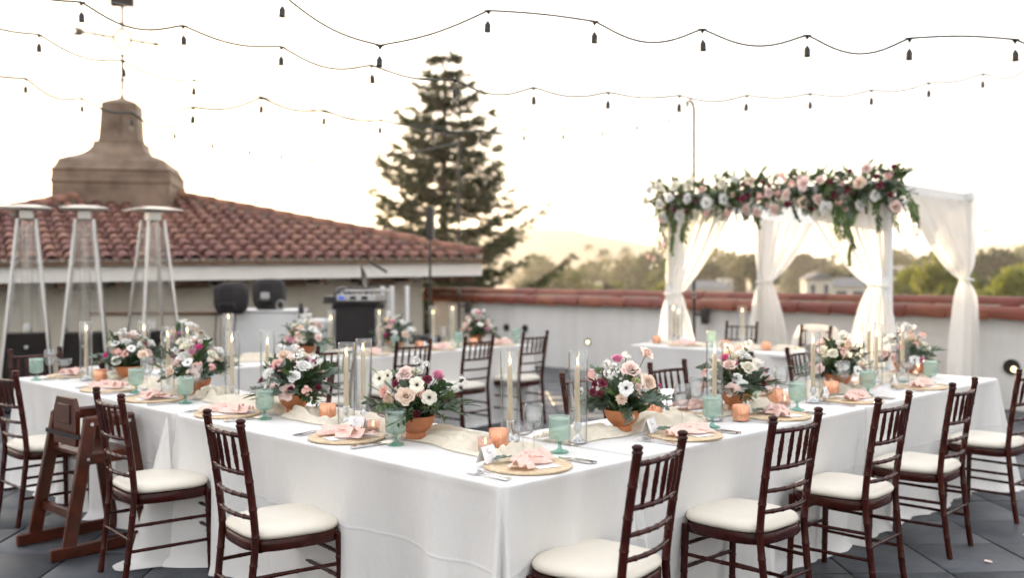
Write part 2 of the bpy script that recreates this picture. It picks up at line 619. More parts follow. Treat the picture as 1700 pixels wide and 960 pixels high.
# ------------------------------------------------------------------ parapet wall with clay coping
WX = 11.43
def parapet():
    t = thing('parapet_wall', 'white stucco parapet wall capped with red clay barrel tiles', 'wall', (WX, 0, 0))
    b = MB()
    b.box((0, -4.0, -.3), (.34, 13.4, 1.0))
    b.build('wall', M['stucco'], t, smooth=False)
    L = .46

    def tile(r0, r1, th=.016):
        m = MB()
        n = 10
        vs, fs = [], []
        for (y, r) in ((0, r0), (L + .05, r1)):
            for rr in (r, r - th):
                for k in range(n + 1):
                    a = PI * (-.06 + 1.12 * k / n)
                    vs.append((-rr * math.cos(a), y, rr * math.sin(a)))
        w = n + 1
        for k in range(n):
            fs += [(k, k + 1, 2 * w + k + 1, 2 * w + k), (w + k + 1, w + k, 3 * w + k, 3 * w + k + 1), (k + 1, k, w + k, w + k + 1), (2 * w + k, 2 * w + k + 1, 3 * w + k + 1, 3 * w + k)]
        fs += [(0, 2 * w, 3 * w, w), (n, w + n, 3 * w + n, 2 * w + n)]
        return m.add(vs, fs).mesh('coping_tile', M['tile_w'], True, 50)
    me = tile(.125, .105)
    bed = MB()
    bed.box((-.02, -4.0, .985), (.36, 13.3, 1.07))
    bed.box((.05, -4.0, 1.07), (.29, 13.3, 1.14))
    bed.build('mortar_bed', M['mortar'], t, smooth=False)
    y = -3.9
    while y < 13.2:
        for row, (x, z) in enumerate(((-.01, 1.0), (.35, 1.0), (.17, 1.105))):
            if row == 1 and y < 4:
                continue
            o = inst('coping_tile', me, t, (x + rng.uniform(-.006, .006), y + (.17 if row == 2 else 0) + rng.uniform(-.01, .01), z + rng.uniform(-.004, .004)),
                     (rad(2.0) + rng.uniform(-.006, .006), rng.uniform(-.03, .03), rng.uniform(-.012, .012)))
        y += L
    # round recessed lights in the wall, two lit
    for k, (yy, z, lit, lab) in enumerate(((9.78, .43, True, 'small round brass wall light glowing on the parapet, middle'), (3.70, .46, True, 'round black wall light at the far right of the parapet'),
                                      (11.55, .58, False, 'dark round vent in the parapet, left of a close pair'), (11.12, .58, False, 'dark round vent in the parapet, right of a close pair'))):
        w = thing('wall_light' if lit else 'wall_vent', lab, 'light' if lit else 'vent', (WX, yy, z), (0, rad(-90), 0))
        r = .052 if k == 0 else .085 if k == 1 else .06
        MB().lathe([(r * .78, -.01), (r * .78, .022), (r, .022), (r * 1.03, .0), (r * 1.03, -.01)], 24).build('rim', M['iron'], w)
        MB().lathe([(.0001, .004), (r * .8, .004)], 20).build('recess', M['black'], w)
        if lit:
            q = r * (.62 if k == 0 else .36)
            MB().lathe([(.0001, q * .5), (q * .7, q * .35), (q, 0)], 16).build('lens', M['warmlens'], w, loc=(-.006 if k == 0 else -.022, 0 if k == 0 else -.022, .006))


parapet()


# ------------------------------------------------------------------ tiled building behind, left
def building():
    Lp, Rp = C(-6.8, 13.0), C(-.50, 16.5)
    e = (Rp - Lp).normalized()
    n = Vector((-e.y, e.x, 0))
    rz = math.atan2(e.y, e.x)
    H = 4.85
    rc = Rp - e * H                                    # middle of the front eave
    EZ = 1.66
    # local frame: x along the eave (0 at middle), y inward, z up; slight settling of the eave to the left
    t = thing('tiled_roof_building', 'low cream stucco building with a hipped red barrel tile roof', 'building', (rc.x, rc.y, 0), (0, rad(-.72), rz))
    rise = 1.36
    tan = rise / H
    sl = math.atan(tan)
    SL = H / math.cos(sl)
    wall = MB()
    wall.box((-H + .75, .75, -.2), (H - .75, 2 * H - .75, EZ - .06))
    wall.build('wall', M['stucco_b'], t, smooth=False)
    f = MB()
    f.box((-H, -.02, EZ - .28), (H, .03, EZ - .04))
    f.box((H - .03, .03, EZ - .28), (H + .02, 2 * H, EZ - .04))
    f.box((-H - .02, .03, EZ - .28), (-H + .03, 2 * H, EZ - .04))
    f.box((-H, 2 * H - .03, EZ - .28), (H, 2 * H + .02, EZ - .04))
    f.build('fascia', M['fascia'], t, smooth=False)
    g = MB()
    g.box((-H - .01, -.10, EZ - .06), (H + .05, -.025, EZ + .0))
    g.build('gutter', M['rafter'], t, smooth=False)
    so = MB()
    so.box((-H + .04, .04, EZ - .10), (H - .04, 2 * H - .04, EZ - .065))
    so.build('soffit', M['stucco_b'], t, smooth=False)
    rm = MB().box((-.05, .04, EZ - .36), (.05, .78, EZ - .11)).mesh('rafter', M['rafter'], False)
    rb = MB().box((-.22, .30, EZ - .40), (.22, .76, EZ - .13)).mesh('bracket', M['rafter'], False)
    k = 0
    x = -H + .3
    while x < H - .2:
        inst('rafter', rm, t, (x, 0, 0))
        if k % 2 == 0:
            inst('bracket', rb, t, (x + .32, 0, 0))
        x += .74
        k += 1
    deck = MB()
    deck.add([(-H, 0, EZ - .02), (H, 0, EZ - .02), (H, 2 * H, EZ - .02), (-H, 2 * H, EZ - .02), (0, H, EZ + rise - .02)], [(0, 1, 4), (1, 2, 4), (2, 3, 4), (3, 0, 4)])
    deck.build('roof', M['tile'], t, smooth=False)
    # S-profile tiles: local x across, y up the slope
    W, EX = .235, .36
    prof = []
    for k in range(9):
        a = PI * k / 8
        prof.append((-.0775 * math.cos(a) - .035, .078 * math.sin(a)))
    for k in range(1, 6):
        a = PI * k / 5
        prof.append((.0775 - .035 + .0785 * (1 - math.cos(a)) / 1.0 * .5 * 2 * .5 + 0.0, -.022 * math.sin(a)))
    tm = MB()
    vs, fs = [], []
    np_ = len(prof)
    for (y, dz, s) in ((0, .028, 1.06), (EX + .06, 0.0, .94)):
        for th in (0, -.014):
            for (px_, pz) in prof:
                vs.append((px_ * s, y, pz * s + dz + th))
    for k in range(np_ - 1):
        fs += [(k, k + 1, 2 * np_ + k + 1, 2 * np_ + k), (k + 1, k, np_ + k, np_ + k + 1), (np_ + k + 1, np_ + k, 3 * np_ + k, 3 * np_ + k + 1)]
    tme = tm.add(vs, fs).mesh('roof_tile', M['tile'], True, 50)
    bs = MB()
    nrow = int(SL / EX) + 1
    ncol = int(2 * H / W)
    Rx = Matrix.Rotation(sl, 3, 'X')
    cnt = 0
    spare = MB()
    for r in range(nrow):
        for c in range(ncol + 1):
            x = -H + .12 + c * W
            s0 = r * EX - .06
            half = H - (s0 + .10) * math.cos(sl)
            if abs(x) > half:
                continue
            p = Rx @ Vector((0, s0, .0)) + Vector((x, 0, EZ + .0))
            wp = t.matrix_basis @ p
            xx, dd = (wp.x - wp.y) * R2, (wp.x + wp.y) * R2
            rot = Euler((sl + rng.uniform(-.012, .012), rng.uniform(-.03, .03), rng.uniform(-.02, .02)))
            loc = (p.x + rng.uniform(-.006, .006), p.y + rng.uniform(-.012, .012), p.z + rng.uniform(0, .008))
            if 850 + 1624 * xx / dd > -40 and cnt < 298:
                inst('roof_tile', tme, t, loc, rot)
                cnt += 1
            else:
                Mx = Matrix.Translation(loc) @ rot.to_matrix().to_4x4()
                spare.add([v.co for v in tme.vertices], [tuple(pl.vertices) for pl in tme.polygons], Mx)
    tag(spare.build('roof_tile_field', M['tile'], t), kind='stuff')
    # mortar stops between the eave tiles
    bs.box((-H + .02, -.015, EZ - .03), (H - .02, .03, EZ + .035))
    bs.build('eave_mortar', M['mortar'], t, smooth=False)
    # hip caps
    cap = MB()
    n2 = 8
    vs, fs = [], []
    for (y, r) in ((0, .115), (.47, .095)):
        for rr in (r, r - .016):
            for k in range(n2 + 1):
                a = PI * k / n2
                vs.append((-rr * math.cos(a), y, rr * math.sin(a)))
    w = n2 + 1
    for k in range(n2):
        fs += [(k, k + 1, 2 * w + k + 1, 2 * w + k), (w + k + 1, w + k, 3 * w + k, 3 * w + k + 1), (k + 1, k, w + k, w + k + 1)]
    cme = cap.add(vs, fs).mesh('hip_tile', M['tile'], True, 50)
    apex = Vector((0, H, EZ + rise))
    for cx in (H, -H):
        c0 = Vector((cx, 0, EZ))
        dv = apex - c0
        Lh = dv.length
        dv.normalize()
        q = dv.to_track_quat('Y', 'Z')
        mb = MB()
        mb.bar(c0 + Vector((0, 0, .03)), apex + Vector((0, 0, .03)), .12, .10)
        mb.build('hip_mortar', M['mortar'], t, smooth=False)
        s = 0.0
        while s < Lh - .5:
            inst('hip_tile', cme, t, c0 + dv * s + Vector((0, 0, .075)) + Vector((0, 0, rng.uniform(0, .012))), q)
            s += .40
    ap = t.matrix_basis @ apex
    return t, ap


bld, apex = building()


# ------------------------------------------------------------------ cupola and weather vane on the roof
def cupola():
    D = 17.9
    ctr = C(-7.13, D)
    px = D / 1624.0
    def zz(y):
        return 1.5 + (452 - y) * px
    t = thing('roof_cupola', 'weathered brown copper cupola with stepped flared sides on the roof peak', 'cupola', (ctr.x, ctr.y, 0), rad(-45 + 11))
    # half widths (in photo pixels) against height
    def tier(name, prof, n=4, cap=True):
        b = MB()
        vs, fs = [], []
        for (hw, y) in prof:
            r = hw * px * 1.206
            for k in range(n):
                a = 2 * PI * (k + .5) / n
                vs.append((r * math.cos(a), r * math.sin(a), zz(y)))
        for i in range(len(prof) - 1):
            for k in range(n):
                fs.append((i * n + k, i * n + (k + 1) % n, (i + 1) * n + (k + 1) % n, (i + 1) * n + k))
        if cap:
            fs.append(tuple(range((len(prof) - 1) * n, len(prof) * n)))
            fs.append(tuple(range(n - 1, -1, -1)))
        b.add(vs, fs)
        b.build(name, M['copper_old'], t, True, 14)
    tier('drum', [(103, 372), (103, 312), (105, 310), (105, 306), (103, 304), (103, 292), (105, 290)])
    sk = [(105, 289.9), (100, 287), (96, 280), (94, 275), (92, 273)]
    tier('lower_roof', sk)
    fl = [(92, 272.9), (80, 268)] + [(80 - 36 * (1 - (1 - k / 8) ** 2.2), 268 - 28 * (k / 8) ** 1.15) for k in range(1, 9)] + [(45, 239)]
    tier('flared_roof', fl)
    tier('lantern', [(37, 239), (35, 225), (32, 176), (32, 175)])
    tier('lantern_cap', [(32.5, 174.9), (20, 169), (5, 163.5), (2.6, 158), (.9, 146)])
    seam = MB().box((-.012, 0, zz(228)), (.012, .02, zz(190)))
    seam.build('seam', M['copper_old'], t, loc=(.02, -.345, 0))
    v = thing('weather_vane', 'dark iron weather vane with arrow and open ring on the cupola', 'weather vane', (ctr.x, ctr.y, 0), rad(-45 + 6))
    MB().tube([(0, 0, zz(150)), (0, 0, zz(97))], .028, 8).build('rod', M['iron'], v)
    MB().tube([(0, 0, zz(45)), (0, 0, zz(12))], .028, 8).build('upper_rod', M['iron'], v)
    ring = MB().tube([(13.5 * px * math.cos(a), 0, zz(64) + 16 * px * math.sin(a)) for a in [2 * PI * k / 28 for k in range(29)]], .024, 6)
    ring.build('ring', M['iron'], v)
    for z, r in ((133, .045), (92, .045), (40, .045)):
        MB().lathe([(.001, -.05), (r, -.02), (r, .02), (.001, .05)], 10).build('knop', M['iron'], v, loc=(0, 0, zz(z)))
    sp = MB().lathe([(.001, -.012), (.016, -.004), (.02, .0), (.016, .004), (.001, .012)], 12)
    # the arrow: tail and head plates on a shaft split by the ring
    def plate(name, pts, th=.014):
        b = MB()
        nn = len(pts)
        vs = [(x * px, -th, zz(y)) for x, y in pts] + [(x * px, th, zz(y)) for x, y in pts]
        fs = [tuple(range(nn)), tuple(range(2 * nn - 1, nn - 1, -1))] + [(k, nn + k, nn + (k + 1) % nn, (k + 1) % nn) for k in range(nn)]
        b.add(vs, fs)
        b.build(name, M['iron'], v, False)
    plate('tail', [(-82, 45), (-66, 47.5), (-58, 54), (-66, 61), (-81, 60), (-73, 53)])
    plate('arrow_head', [(50, 70), (53, 67.5), (66, 73), (52, 75.5), (49, 73)])
    MB().tube([(-60 * px, 0, zz(54.5)), (-14 * px, 0, zz(62))], .026, 6).build('shaft', M['iron'], v)
    MB().tube([(14 * px, 0, zz(66)), (52 * px, 0, zz(71.5))], .026, 6).build('shaft', M['iron'], v)
    for x, y in ((-44, 57.5), (-30, 60), (32, 69)):
        MB().lathe([(.001, -.06), (.042, 0), (.001, .06)], 8).build('knop', M['iron'], v, loc=(x * px, 0, zz(y)), rot=(0, rad(90), 0))
    b = MB()
    b.box((-19 * px, -.05, zz(11)), (19 * px, .05, zz(-18)), bev=.02)
    b.build('emblem', M['iron'], v)


cupola()


# ------------------------------------------------------------------ patio poles with string lights, column speaker
def poles():
    for (px, dX, top, lab, hook) in ((1152, 11.20, 3.85, 'black pole with a curved hook top behind the floral canopy', True), (762, 11.20, 3.86, 'tall black light pole at the parapet near the roof corner', False)):
        u = (px - 850) / 1624
        d = dX / R2 / (1 + u)
        p = C(u * d, d)
        t = thing('light_pole', lab, 'pole', p)
        pts = [(0, 0, 0), (0, 0, top - .12)]
        if hook:
            pts += [(-.02 * R2, .02 * R2, top - .03), (-.06 * R2, .06 * R2, top), (-.10 * R2, .10 * R2, top - .03), (-.09 * R2, .09 * R2, top - .08)]
        MB().tube(pts, .021, 8).build('pole', M['black'], t)
        MB().lathe([(.001, .0), (.09, .0), (.09, .012), (.03, .02), (.025, .05), (.001, .05)], 14).build('base_plate', M['black'], t)
        z = .92
        MB().tube([(0, 0, z), (.10 * R2, -.10 * R2, z)], .015, 6).build('arm', M['black'], t)
        MB().lathe([(.001, -.13), (.05, -.13), (.055, -.05), (.055, .08), (.04, .10), (.001, .10)], 14).build('spot_lamp', M['black'], t, loc=(.15 * R2, -.15 * R2, z))
        for q in (1.22, 1.16):
            MB().lathe([(.022, -.012), (.03, -.006), (.03, .006), (.022, .012)], 10).build('clamp', M['chrome'], t, loc=(0, 0, q))
    p = C((714 - 850) / 1624 * 14.0, 14.0)
    t = thing('column_speaker', 'slim column loudspeaker on a black pole beside the tiled roof', 'loudspeaker', p, rad(-45 - 12))
    MB().tube([(0, 0, 0), (0, 0, 1.98)], .018, 8).build('pole', M['black'], t)
    MB().box((-.055, -.05, 1.96), (.055, .06, 2.43), bev=.012).build('cabinet', M['black'], t)
    MB().box((-.045, -.055, 1.975), (.045, -.051, 2.415)).build('grille', M['black'], t)
    for a in range(3):
        an = 2 * PI * a / 3
        MB().tube([(0, 0, .45), (.28 * math.cos(an), .28 * math.sin(an), .02)], .012, 6).build('leg', M['black'], t)


poles()
# ------------------------------------------------------------------ trees, palms and houses beyond the parapet
def quad_leaf(b, p, d, w, l, nrm):
    d = d.normalized()
    s = d.cross(nrm)
    s = s.normalized() if s.length > 1e-5 else d.orthogonal().normalized()
    b.add([p - s * w * .3, p + d * l * .5 - s * w * .5, p + d * l, p + d * l * .5 + s * w * .5, p + s * w * .3], [(0, 1, 2, 3, 4)])


def conifer():
    rn = random.Random(21)
    D = 36.0
    base = C((737 - 850) / 1624 * D, D, -9)
    t = thing('tall_conifer', 'tall dark conifer with open tiers of branches behind the tiled roof', 'tree', base)
    top = 9.0 + (452 - 98) / 1624 * D + 1.5
    tr = MB()
    tr.tube([(0.12 * math.sin(z * .5), .1 * math.cos(z * .4), z) for z in [top * k / 16 for k in range(17)]], lambda u: .34 * (1 - u) ** .8 + .02, 9)
    tr.build('trunk', M['bark'], t)
    br = MB()
    fo = MB()
    z = 5.0
    while z < top - .1:
        h = (top - z)
        nb = 9 if h > 1.5 else 7
        ph = rn.uniform(0, 6.28)
        Lmax = min(3.4, .62 + h * .42) * (1.0 if h > 5 else 1.0)
        if rn.random() < .12:
            z += .25
        for k in range(nb):
            a = ph + 2 * PI * k / nb + rn.uniform(-.3, .3)
            L = Lmax * rn.uniform(.55, 1.12)
            # lateral axis of the photo is (+x, -y): right side fuller low down, left side shorter
            side = (math.cos(a) - math.sin(a)) * R2
            if h > 4.5:
                L *= 1 + .30 * max(0, side) * min(1, (h - 4.5) / 4) - .12 * max(0, -side)
            if rn.random() < .16:
                L *= .5
            d = Vector((math.cos(a), math.sin(a), 0))
            rise = rn.uniform(-.10, .22)
            pts = []
            for q in range(7):
                u = q / 6
                pts.append(Vector((.12 * math.sin(z * .5), .1 * math.cos(z * .4), z)) + d * (L * u) + Vector((0, 0, rise * L * u - .16 * L * math.sin(u * 2.4) + .22 * L * u * u * u)))
            br.tube(pts, lambda u: .045 * (1 - u) + .008, 5)
            perp = Vector((-d.y, d.x, 0))
            for i in range(int(8 * L + 5)):
                u = rn.uniform(.15, 1.0) ** .75
                j = min(5, int(u * 6))
                p = pts[j].lerp(pts[j + 1], max(0, u * 6 - j))
                tw = rn.uniform(.28, .75) * (1.2 - u * .6) * min(1, .5 + L * .3)
                dr = (d * rn.uniform(.4, 1.0) + perp * rn.choice((-1, 1)) * rn.uniform(.15, 1.0) + Vector((0, 0, rn.uniform(-.30, .34)))).normalized()
                for q in range(13):
                    w_ = q / 13
                    pp = p + dr * tw * w_ + Vector((rn.uniform(-.03, .03), rn.uniform(-.03, .03), rn.uniform(-.03, .03) - .12 * tw * w_ * w_))
                    dd = dr * .8 + Vector((rn.uniform(-.8, .8), rn.uniform(-.8, .8), rn.uniform(-.5, .6)))
                    quad_leaf(fo, pp, dd, rn.uniform(.035, .065), rn.uniform(.13, .24), Vector((rn.uniform(-1, 1), rn.uniform(-1, 1), rn.uniform(-.3, 1))))
        z += rn.uniform(.26, .44)
    br.build('branches', M['bark'], t)
    fo.build('crown', M['conifer'], t, smooth=False)


conifer()


def crown_mesh(name, seed, mat, lobes, n, leaf=.16, rough=.35):
    """unit crown: roughly radius 1, height 2 (z 0..2)"""
    rn = random.Random(seed)
    b = MB()
    L = []
    for k in range(lobes):
        a = rn.uniform(0, 6.28)
        r = rn.uniform(.1, .62)
        z = rn.uniform(.35, 1.55)
        L.append((Vector((r * math.cos(a), r * math.sin(a), z)), rn.uniform(.28, .52) * (1.15 - .3 * abs(z - .8))))
    for i in range(n):
        c, r = rn.choice(L)
        v = Vector((rn.gauss(0, 1), rn.gauss(0, 1), rn.gauss(0, 1))).normalized()
        p = c + v * r * (rn.uniform(.45, 1.0) ** .5 + rn.uniform(-.1, .14))
        quad_leaf(b, p, v + Vector((rn.uniform(-1, 1), rn.uniform(-1, 1), rn.uniform(-.8, .8))), leaf * rn.uniform(.5, 1), leaf * rn.uniform(.7, 1.4), Vector((rn.uniform(-1, 1), rn.uniform(-1, 1), rn.uniform(-1, 1))))
    return b.mesh(name, mat, False)


def palm_crown(seed):
    rn = random.Random(seed)
    b = MB()
    for k in range(34):
        a = rn.uniform(0, 6.28)
        el = rn.uniform(-.7, 1.2)
        L = rn.uniform(.8, 1.1)
        d = Vector((math.cos(a), math.sin(a), 0))
        pts = [Vector((0, 0, 0)) + d * (L * u * math.cos(el) + .02) + Vector((0, 0, L * (u * math.sin(el) - .55 * u * u))) for u in (0, .25, .5, .75, 1)]
        for q in range(4):
            for sgn in (-1, 1):
                for h in range(3):
                    p = pts[q].lerp(pts[q + 1], h / 3)
                    quad_leaf(b, p, (pts[q + 1] - pts[q]).normalized() * .6 + Vector((-d.y, d.x, 0)) * sgn + Vector((0, 0, -.35)), .06, .34, Vector((0, 0, 1)))
    return b.mesh('palm_crown', M['leaf_b'], False)


CR = {'a': [crown_mesh('broadleaf_crown', 31 + k, M['leaf_a'], 13, 2600) for k in range(2)], 'b': [crown_mesh('dark_crown', 41 + k, M['leaf_b'], 12, 2600) for k in range(2)],
      'c': [crown_mesh('bright_crown', 51 + k, M['leaf_c'], 14, 4200, .12) for k in range(2)]}
PALM = palm_crown(77)
trunk_me = MB().tube([(0, 0, 0), (.02, .01, .5), (-.01, .02, 1)], lambda u: .05 * (1 - .5 * u), 7).mesh('trunk', M['bark'])


def tree(px, d, ytop, wpx, kind, label, k=0):
    x = (px - 850) / 1624 * d
    ztop = 1.5 + (452 - ytop) / 1624 * d
    H = ztop + 9
    w = wpx / 1624 * d / 2
    if kind == 'p':
        t = thing('palm_tree', label, 'tree', C(x, d, -9), group='palms beyond the parapet')
        inst('trunk', trunk_me, t, (0, 0, 0), 0, (H * .035, H * .035, H - w * .6))
        inst('crown', PALM, t, (0, 0, H - w * .6), rng.uniform(0, 6), (w, w, w * .95))
    else:
        t = thing('broadleaf_tree', label, 'tree', C(x, d, -9), group='trees beyond the parapet')
        ch = min(H * .9, w * 2.2)
        inst('trunk', trunk_me, t, (0, 0, 0), 0, (H * .5, H * .5, H - ch * .6))
        inst('crown', CR[kind][k % 2], t, (0, 0, H - ch), rng.uniform(0, 6), (w, w, ch / 2.0))
    return t


# (px, distance, top y, width px, kind)
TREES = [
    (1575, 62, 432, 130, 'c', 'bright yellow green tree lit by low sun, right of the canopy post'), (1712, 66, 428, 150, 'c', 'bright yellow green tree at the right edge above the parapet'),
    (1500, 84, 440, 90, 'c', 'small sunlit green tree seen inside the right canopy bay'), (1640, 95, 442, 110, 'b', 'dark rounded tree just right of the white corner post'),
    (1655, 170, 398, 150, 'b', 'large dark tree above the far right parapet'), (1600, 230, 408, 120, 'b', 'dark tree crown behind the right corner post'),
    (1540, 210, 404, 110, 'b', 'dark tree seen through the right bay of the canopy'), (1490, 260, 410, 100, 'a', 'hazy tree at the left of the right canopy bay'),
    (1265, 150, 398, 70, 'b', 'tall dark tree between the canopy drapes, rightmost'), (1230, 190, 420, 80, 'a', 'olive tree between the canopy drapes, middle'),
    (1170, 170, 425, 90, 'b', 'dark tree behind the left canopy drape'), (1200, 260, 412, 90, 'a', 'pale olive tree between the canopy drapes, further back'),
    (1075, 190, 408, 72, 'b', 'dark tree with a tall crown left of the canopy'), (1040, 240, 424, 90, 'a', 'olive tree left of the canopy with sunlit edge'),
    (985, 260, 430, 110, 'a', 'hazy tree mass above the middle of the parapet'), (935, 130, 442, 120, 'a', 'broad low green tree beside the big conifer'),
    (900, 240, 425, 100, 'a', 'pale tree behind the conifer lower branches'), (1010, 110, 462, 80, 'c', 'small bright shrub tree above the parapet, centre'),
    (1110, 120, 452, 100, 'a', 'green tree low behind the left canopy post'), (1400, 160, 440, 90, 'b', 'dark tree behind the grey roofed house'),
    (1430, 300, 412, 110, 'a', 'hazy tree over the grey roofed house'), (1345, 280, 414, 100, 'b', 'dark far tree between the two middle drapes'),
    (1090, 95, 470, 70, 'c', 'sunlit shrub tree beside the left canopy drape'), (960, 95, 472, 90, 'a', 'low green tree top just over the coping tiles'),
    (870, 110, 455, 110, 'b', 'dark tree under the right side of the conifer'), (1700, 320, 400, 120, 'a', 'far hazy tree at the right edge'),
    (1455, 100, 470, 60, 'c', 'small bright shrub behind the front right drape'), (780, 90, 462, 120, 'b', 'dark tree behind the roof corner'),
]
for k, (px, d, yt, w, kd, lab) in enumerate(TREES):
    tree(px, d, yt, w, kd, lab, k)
for k, (px, d, yt, w, lab) in enumerate(((977, 300, 402, 20, 'thin palm left of a cluster against the hill'), (1000, 280, 408, 34, 'palm in the middle of the hill view'), (1037, 300, 405, 30, 'palm right of the hill view cluster'),
                                         (1639, 260, 377, 16, 'tall thin palm above the far right trees'), (1478, 240, 360, 22, 'tall palm seen just inside the right canopy bay'), (1007, 75, 462, 44, 'near palm top just above the coping tiles'))):
    tree(px, d, yt, w, 'p', lab)


def far_wood():
    rn = random.Random(5)
    b = MB()
    src = [(list(v.co.copy() for v in m.vertices), [tuple(p.vertices) for p in m.polygons][:700]) for m in (CR['a'][0], CR['b'][0])]
    for k in range(90):
        d = rn.uniform(420, 1300)
        u = rn.uniform(-.1, .62)
        s = rn.uniform(7, 13)
        vs, fs = src[k % 2]
        Mx = Matrix.Translation(C(u * d, d, -9 - s * .3)) @ Matrix.Rotation(rn.uniform(0, 6), 4, 'Z') @ Matrix.Diagonal((s, s, s * .8, 1))
        n = max(max(f) for f in fs) + 1
        b.add(vs[:n], fs, Mx)
    tag(b.build('far_wood', M['leaf_a'], smooth=False), 'hazy band of far woodland below the hills', 'woodland', kind='stuff')


far_wood()


def house(px, d, y0, y1, wpx, roof, wallm, label, gable=False, nwin=3):
    """y0 roof ridge, y1 eave in the view; stands on the ground below"""
    x = (px - 850) / 1624 * d
    s = d / 1624
    zr, ze = 1.5 + (452 - y0) * s, 1.5 + (452 - y1) * s
    w = wpx * s
    dep = w * .7
    t = thing('house', label, 'house', C(x, d, -9), rad(-45))
    b = MB()
    b.box((-w / 2, 0, 0), (w / 2, dep, ze + 9))
    b.build('wall', wallm, t, smooth=False)
    r = MB()
    o = .25
    if roof:
        if gable:
            vs = [(-w / 2 - o, -o, ze + 9), (w / 2 + o, -o, ze + 9), (0, -o, zr + 9), (-w / 2 - o, dep + o, ze + 9), (w / 2 + o, dep + o, ze + 9), (0, dep + o, zr + 9)]
            r.add(vs, [(0, 1, 2), (3, 5, 4), (0, 2, 5, 3), (1, 4, 5, 2), (0, 3, 4, 1)])
        else:
            vs = [(-w / 2 - o, -o, ze + 9), (w / 2 + o, -o, ze + 9), (w / 2 + o, dep + o, ze + 9), (-w / 2 - o, dep + o, ze + 9), (-w / 3, dep / 2, zr + 9), (w / 3, dep / 2, zr + 9)]
            r.add(vs, [(0, 1, 5, 4), (1, 2, 5), (2, 3, 4, 5), (3, 0, 4), (0, 3, 2, 1)])
        r.build('roof', M['roof_grey'], t, smooth=False)
    hh = min(1.5, (ze + 9) * .3)
    for k in range(nwin):
        xx = -w / 2 + w * (k + .5) / nwin
        f = MB().box((xx - w * .11 / 1, -.06, ze + 9 - hh - .35), (xx + w * .11, .02, ze + 9 - .3)).build('window', M['white_paint'], t, smooth=False)
        MB().box((xx - w * .085, -.09, ze + 9 - hh - .25), (xx + w * .085, -.061, ze + 9 - .4)).build('pane', M['win'], f, smooth=False)


house(1360, 84, 452, 464, 44, True, M['stucco_b'], 'pale gabled dormer house with paired windows between the drapes', True, 2)
house(1410, 92, 462, 476, 110, True, M['stucco_b'], 'long grey shingled house roof behind the front right drape', False, 4)
house(1505, 150, 434, 442, 52, False, M['stucco_b'], 'flat pale building in the right canopy bay', False, 4)
house(1205, 150, 454, 463, 22, False, M['stucco_b'], 'small pale flat building between the left drapes', False, 2)
house(1262, 150, 455, 464, 34, False, M['stucco_b'], 'pale flat building behind the glass candle cylinder', False, 3)
house(1170, 100, 466, 480, 90, True, M['stucco_b'], 'low grey roofed house left between the drapes', False, 4)
house(985, 170, 458, 468, 30, False, M['stucco_b'], 'pale small building among trees, centre', False, 2)


def haze():
    b = MB()
    b.box((-2600, -2600, -10.5), (2600, 2600, 150))
    m = bpy.data.materials.new('evening haze')
    m.use_nodes = True
    nt = m.node_tree
    nt.nodes.remove(nt.nodes['Principled BSDF'])
    v = nt.nodes.new('ShaderNodeVolumePrincipled')
    v.inputs['Color'].default_value = (1.0, .95, .88, 1)
    v.inputs['Density'].default_value = .00034
    v.inputs['Anisotropy'].default_value = .38
    nt.links.new(v.outputs[0], nt.nodes['Material Output'].inputs['Volume'])
    tag(b.build('haze', m, smooth=False), kind='stuff')


haze()
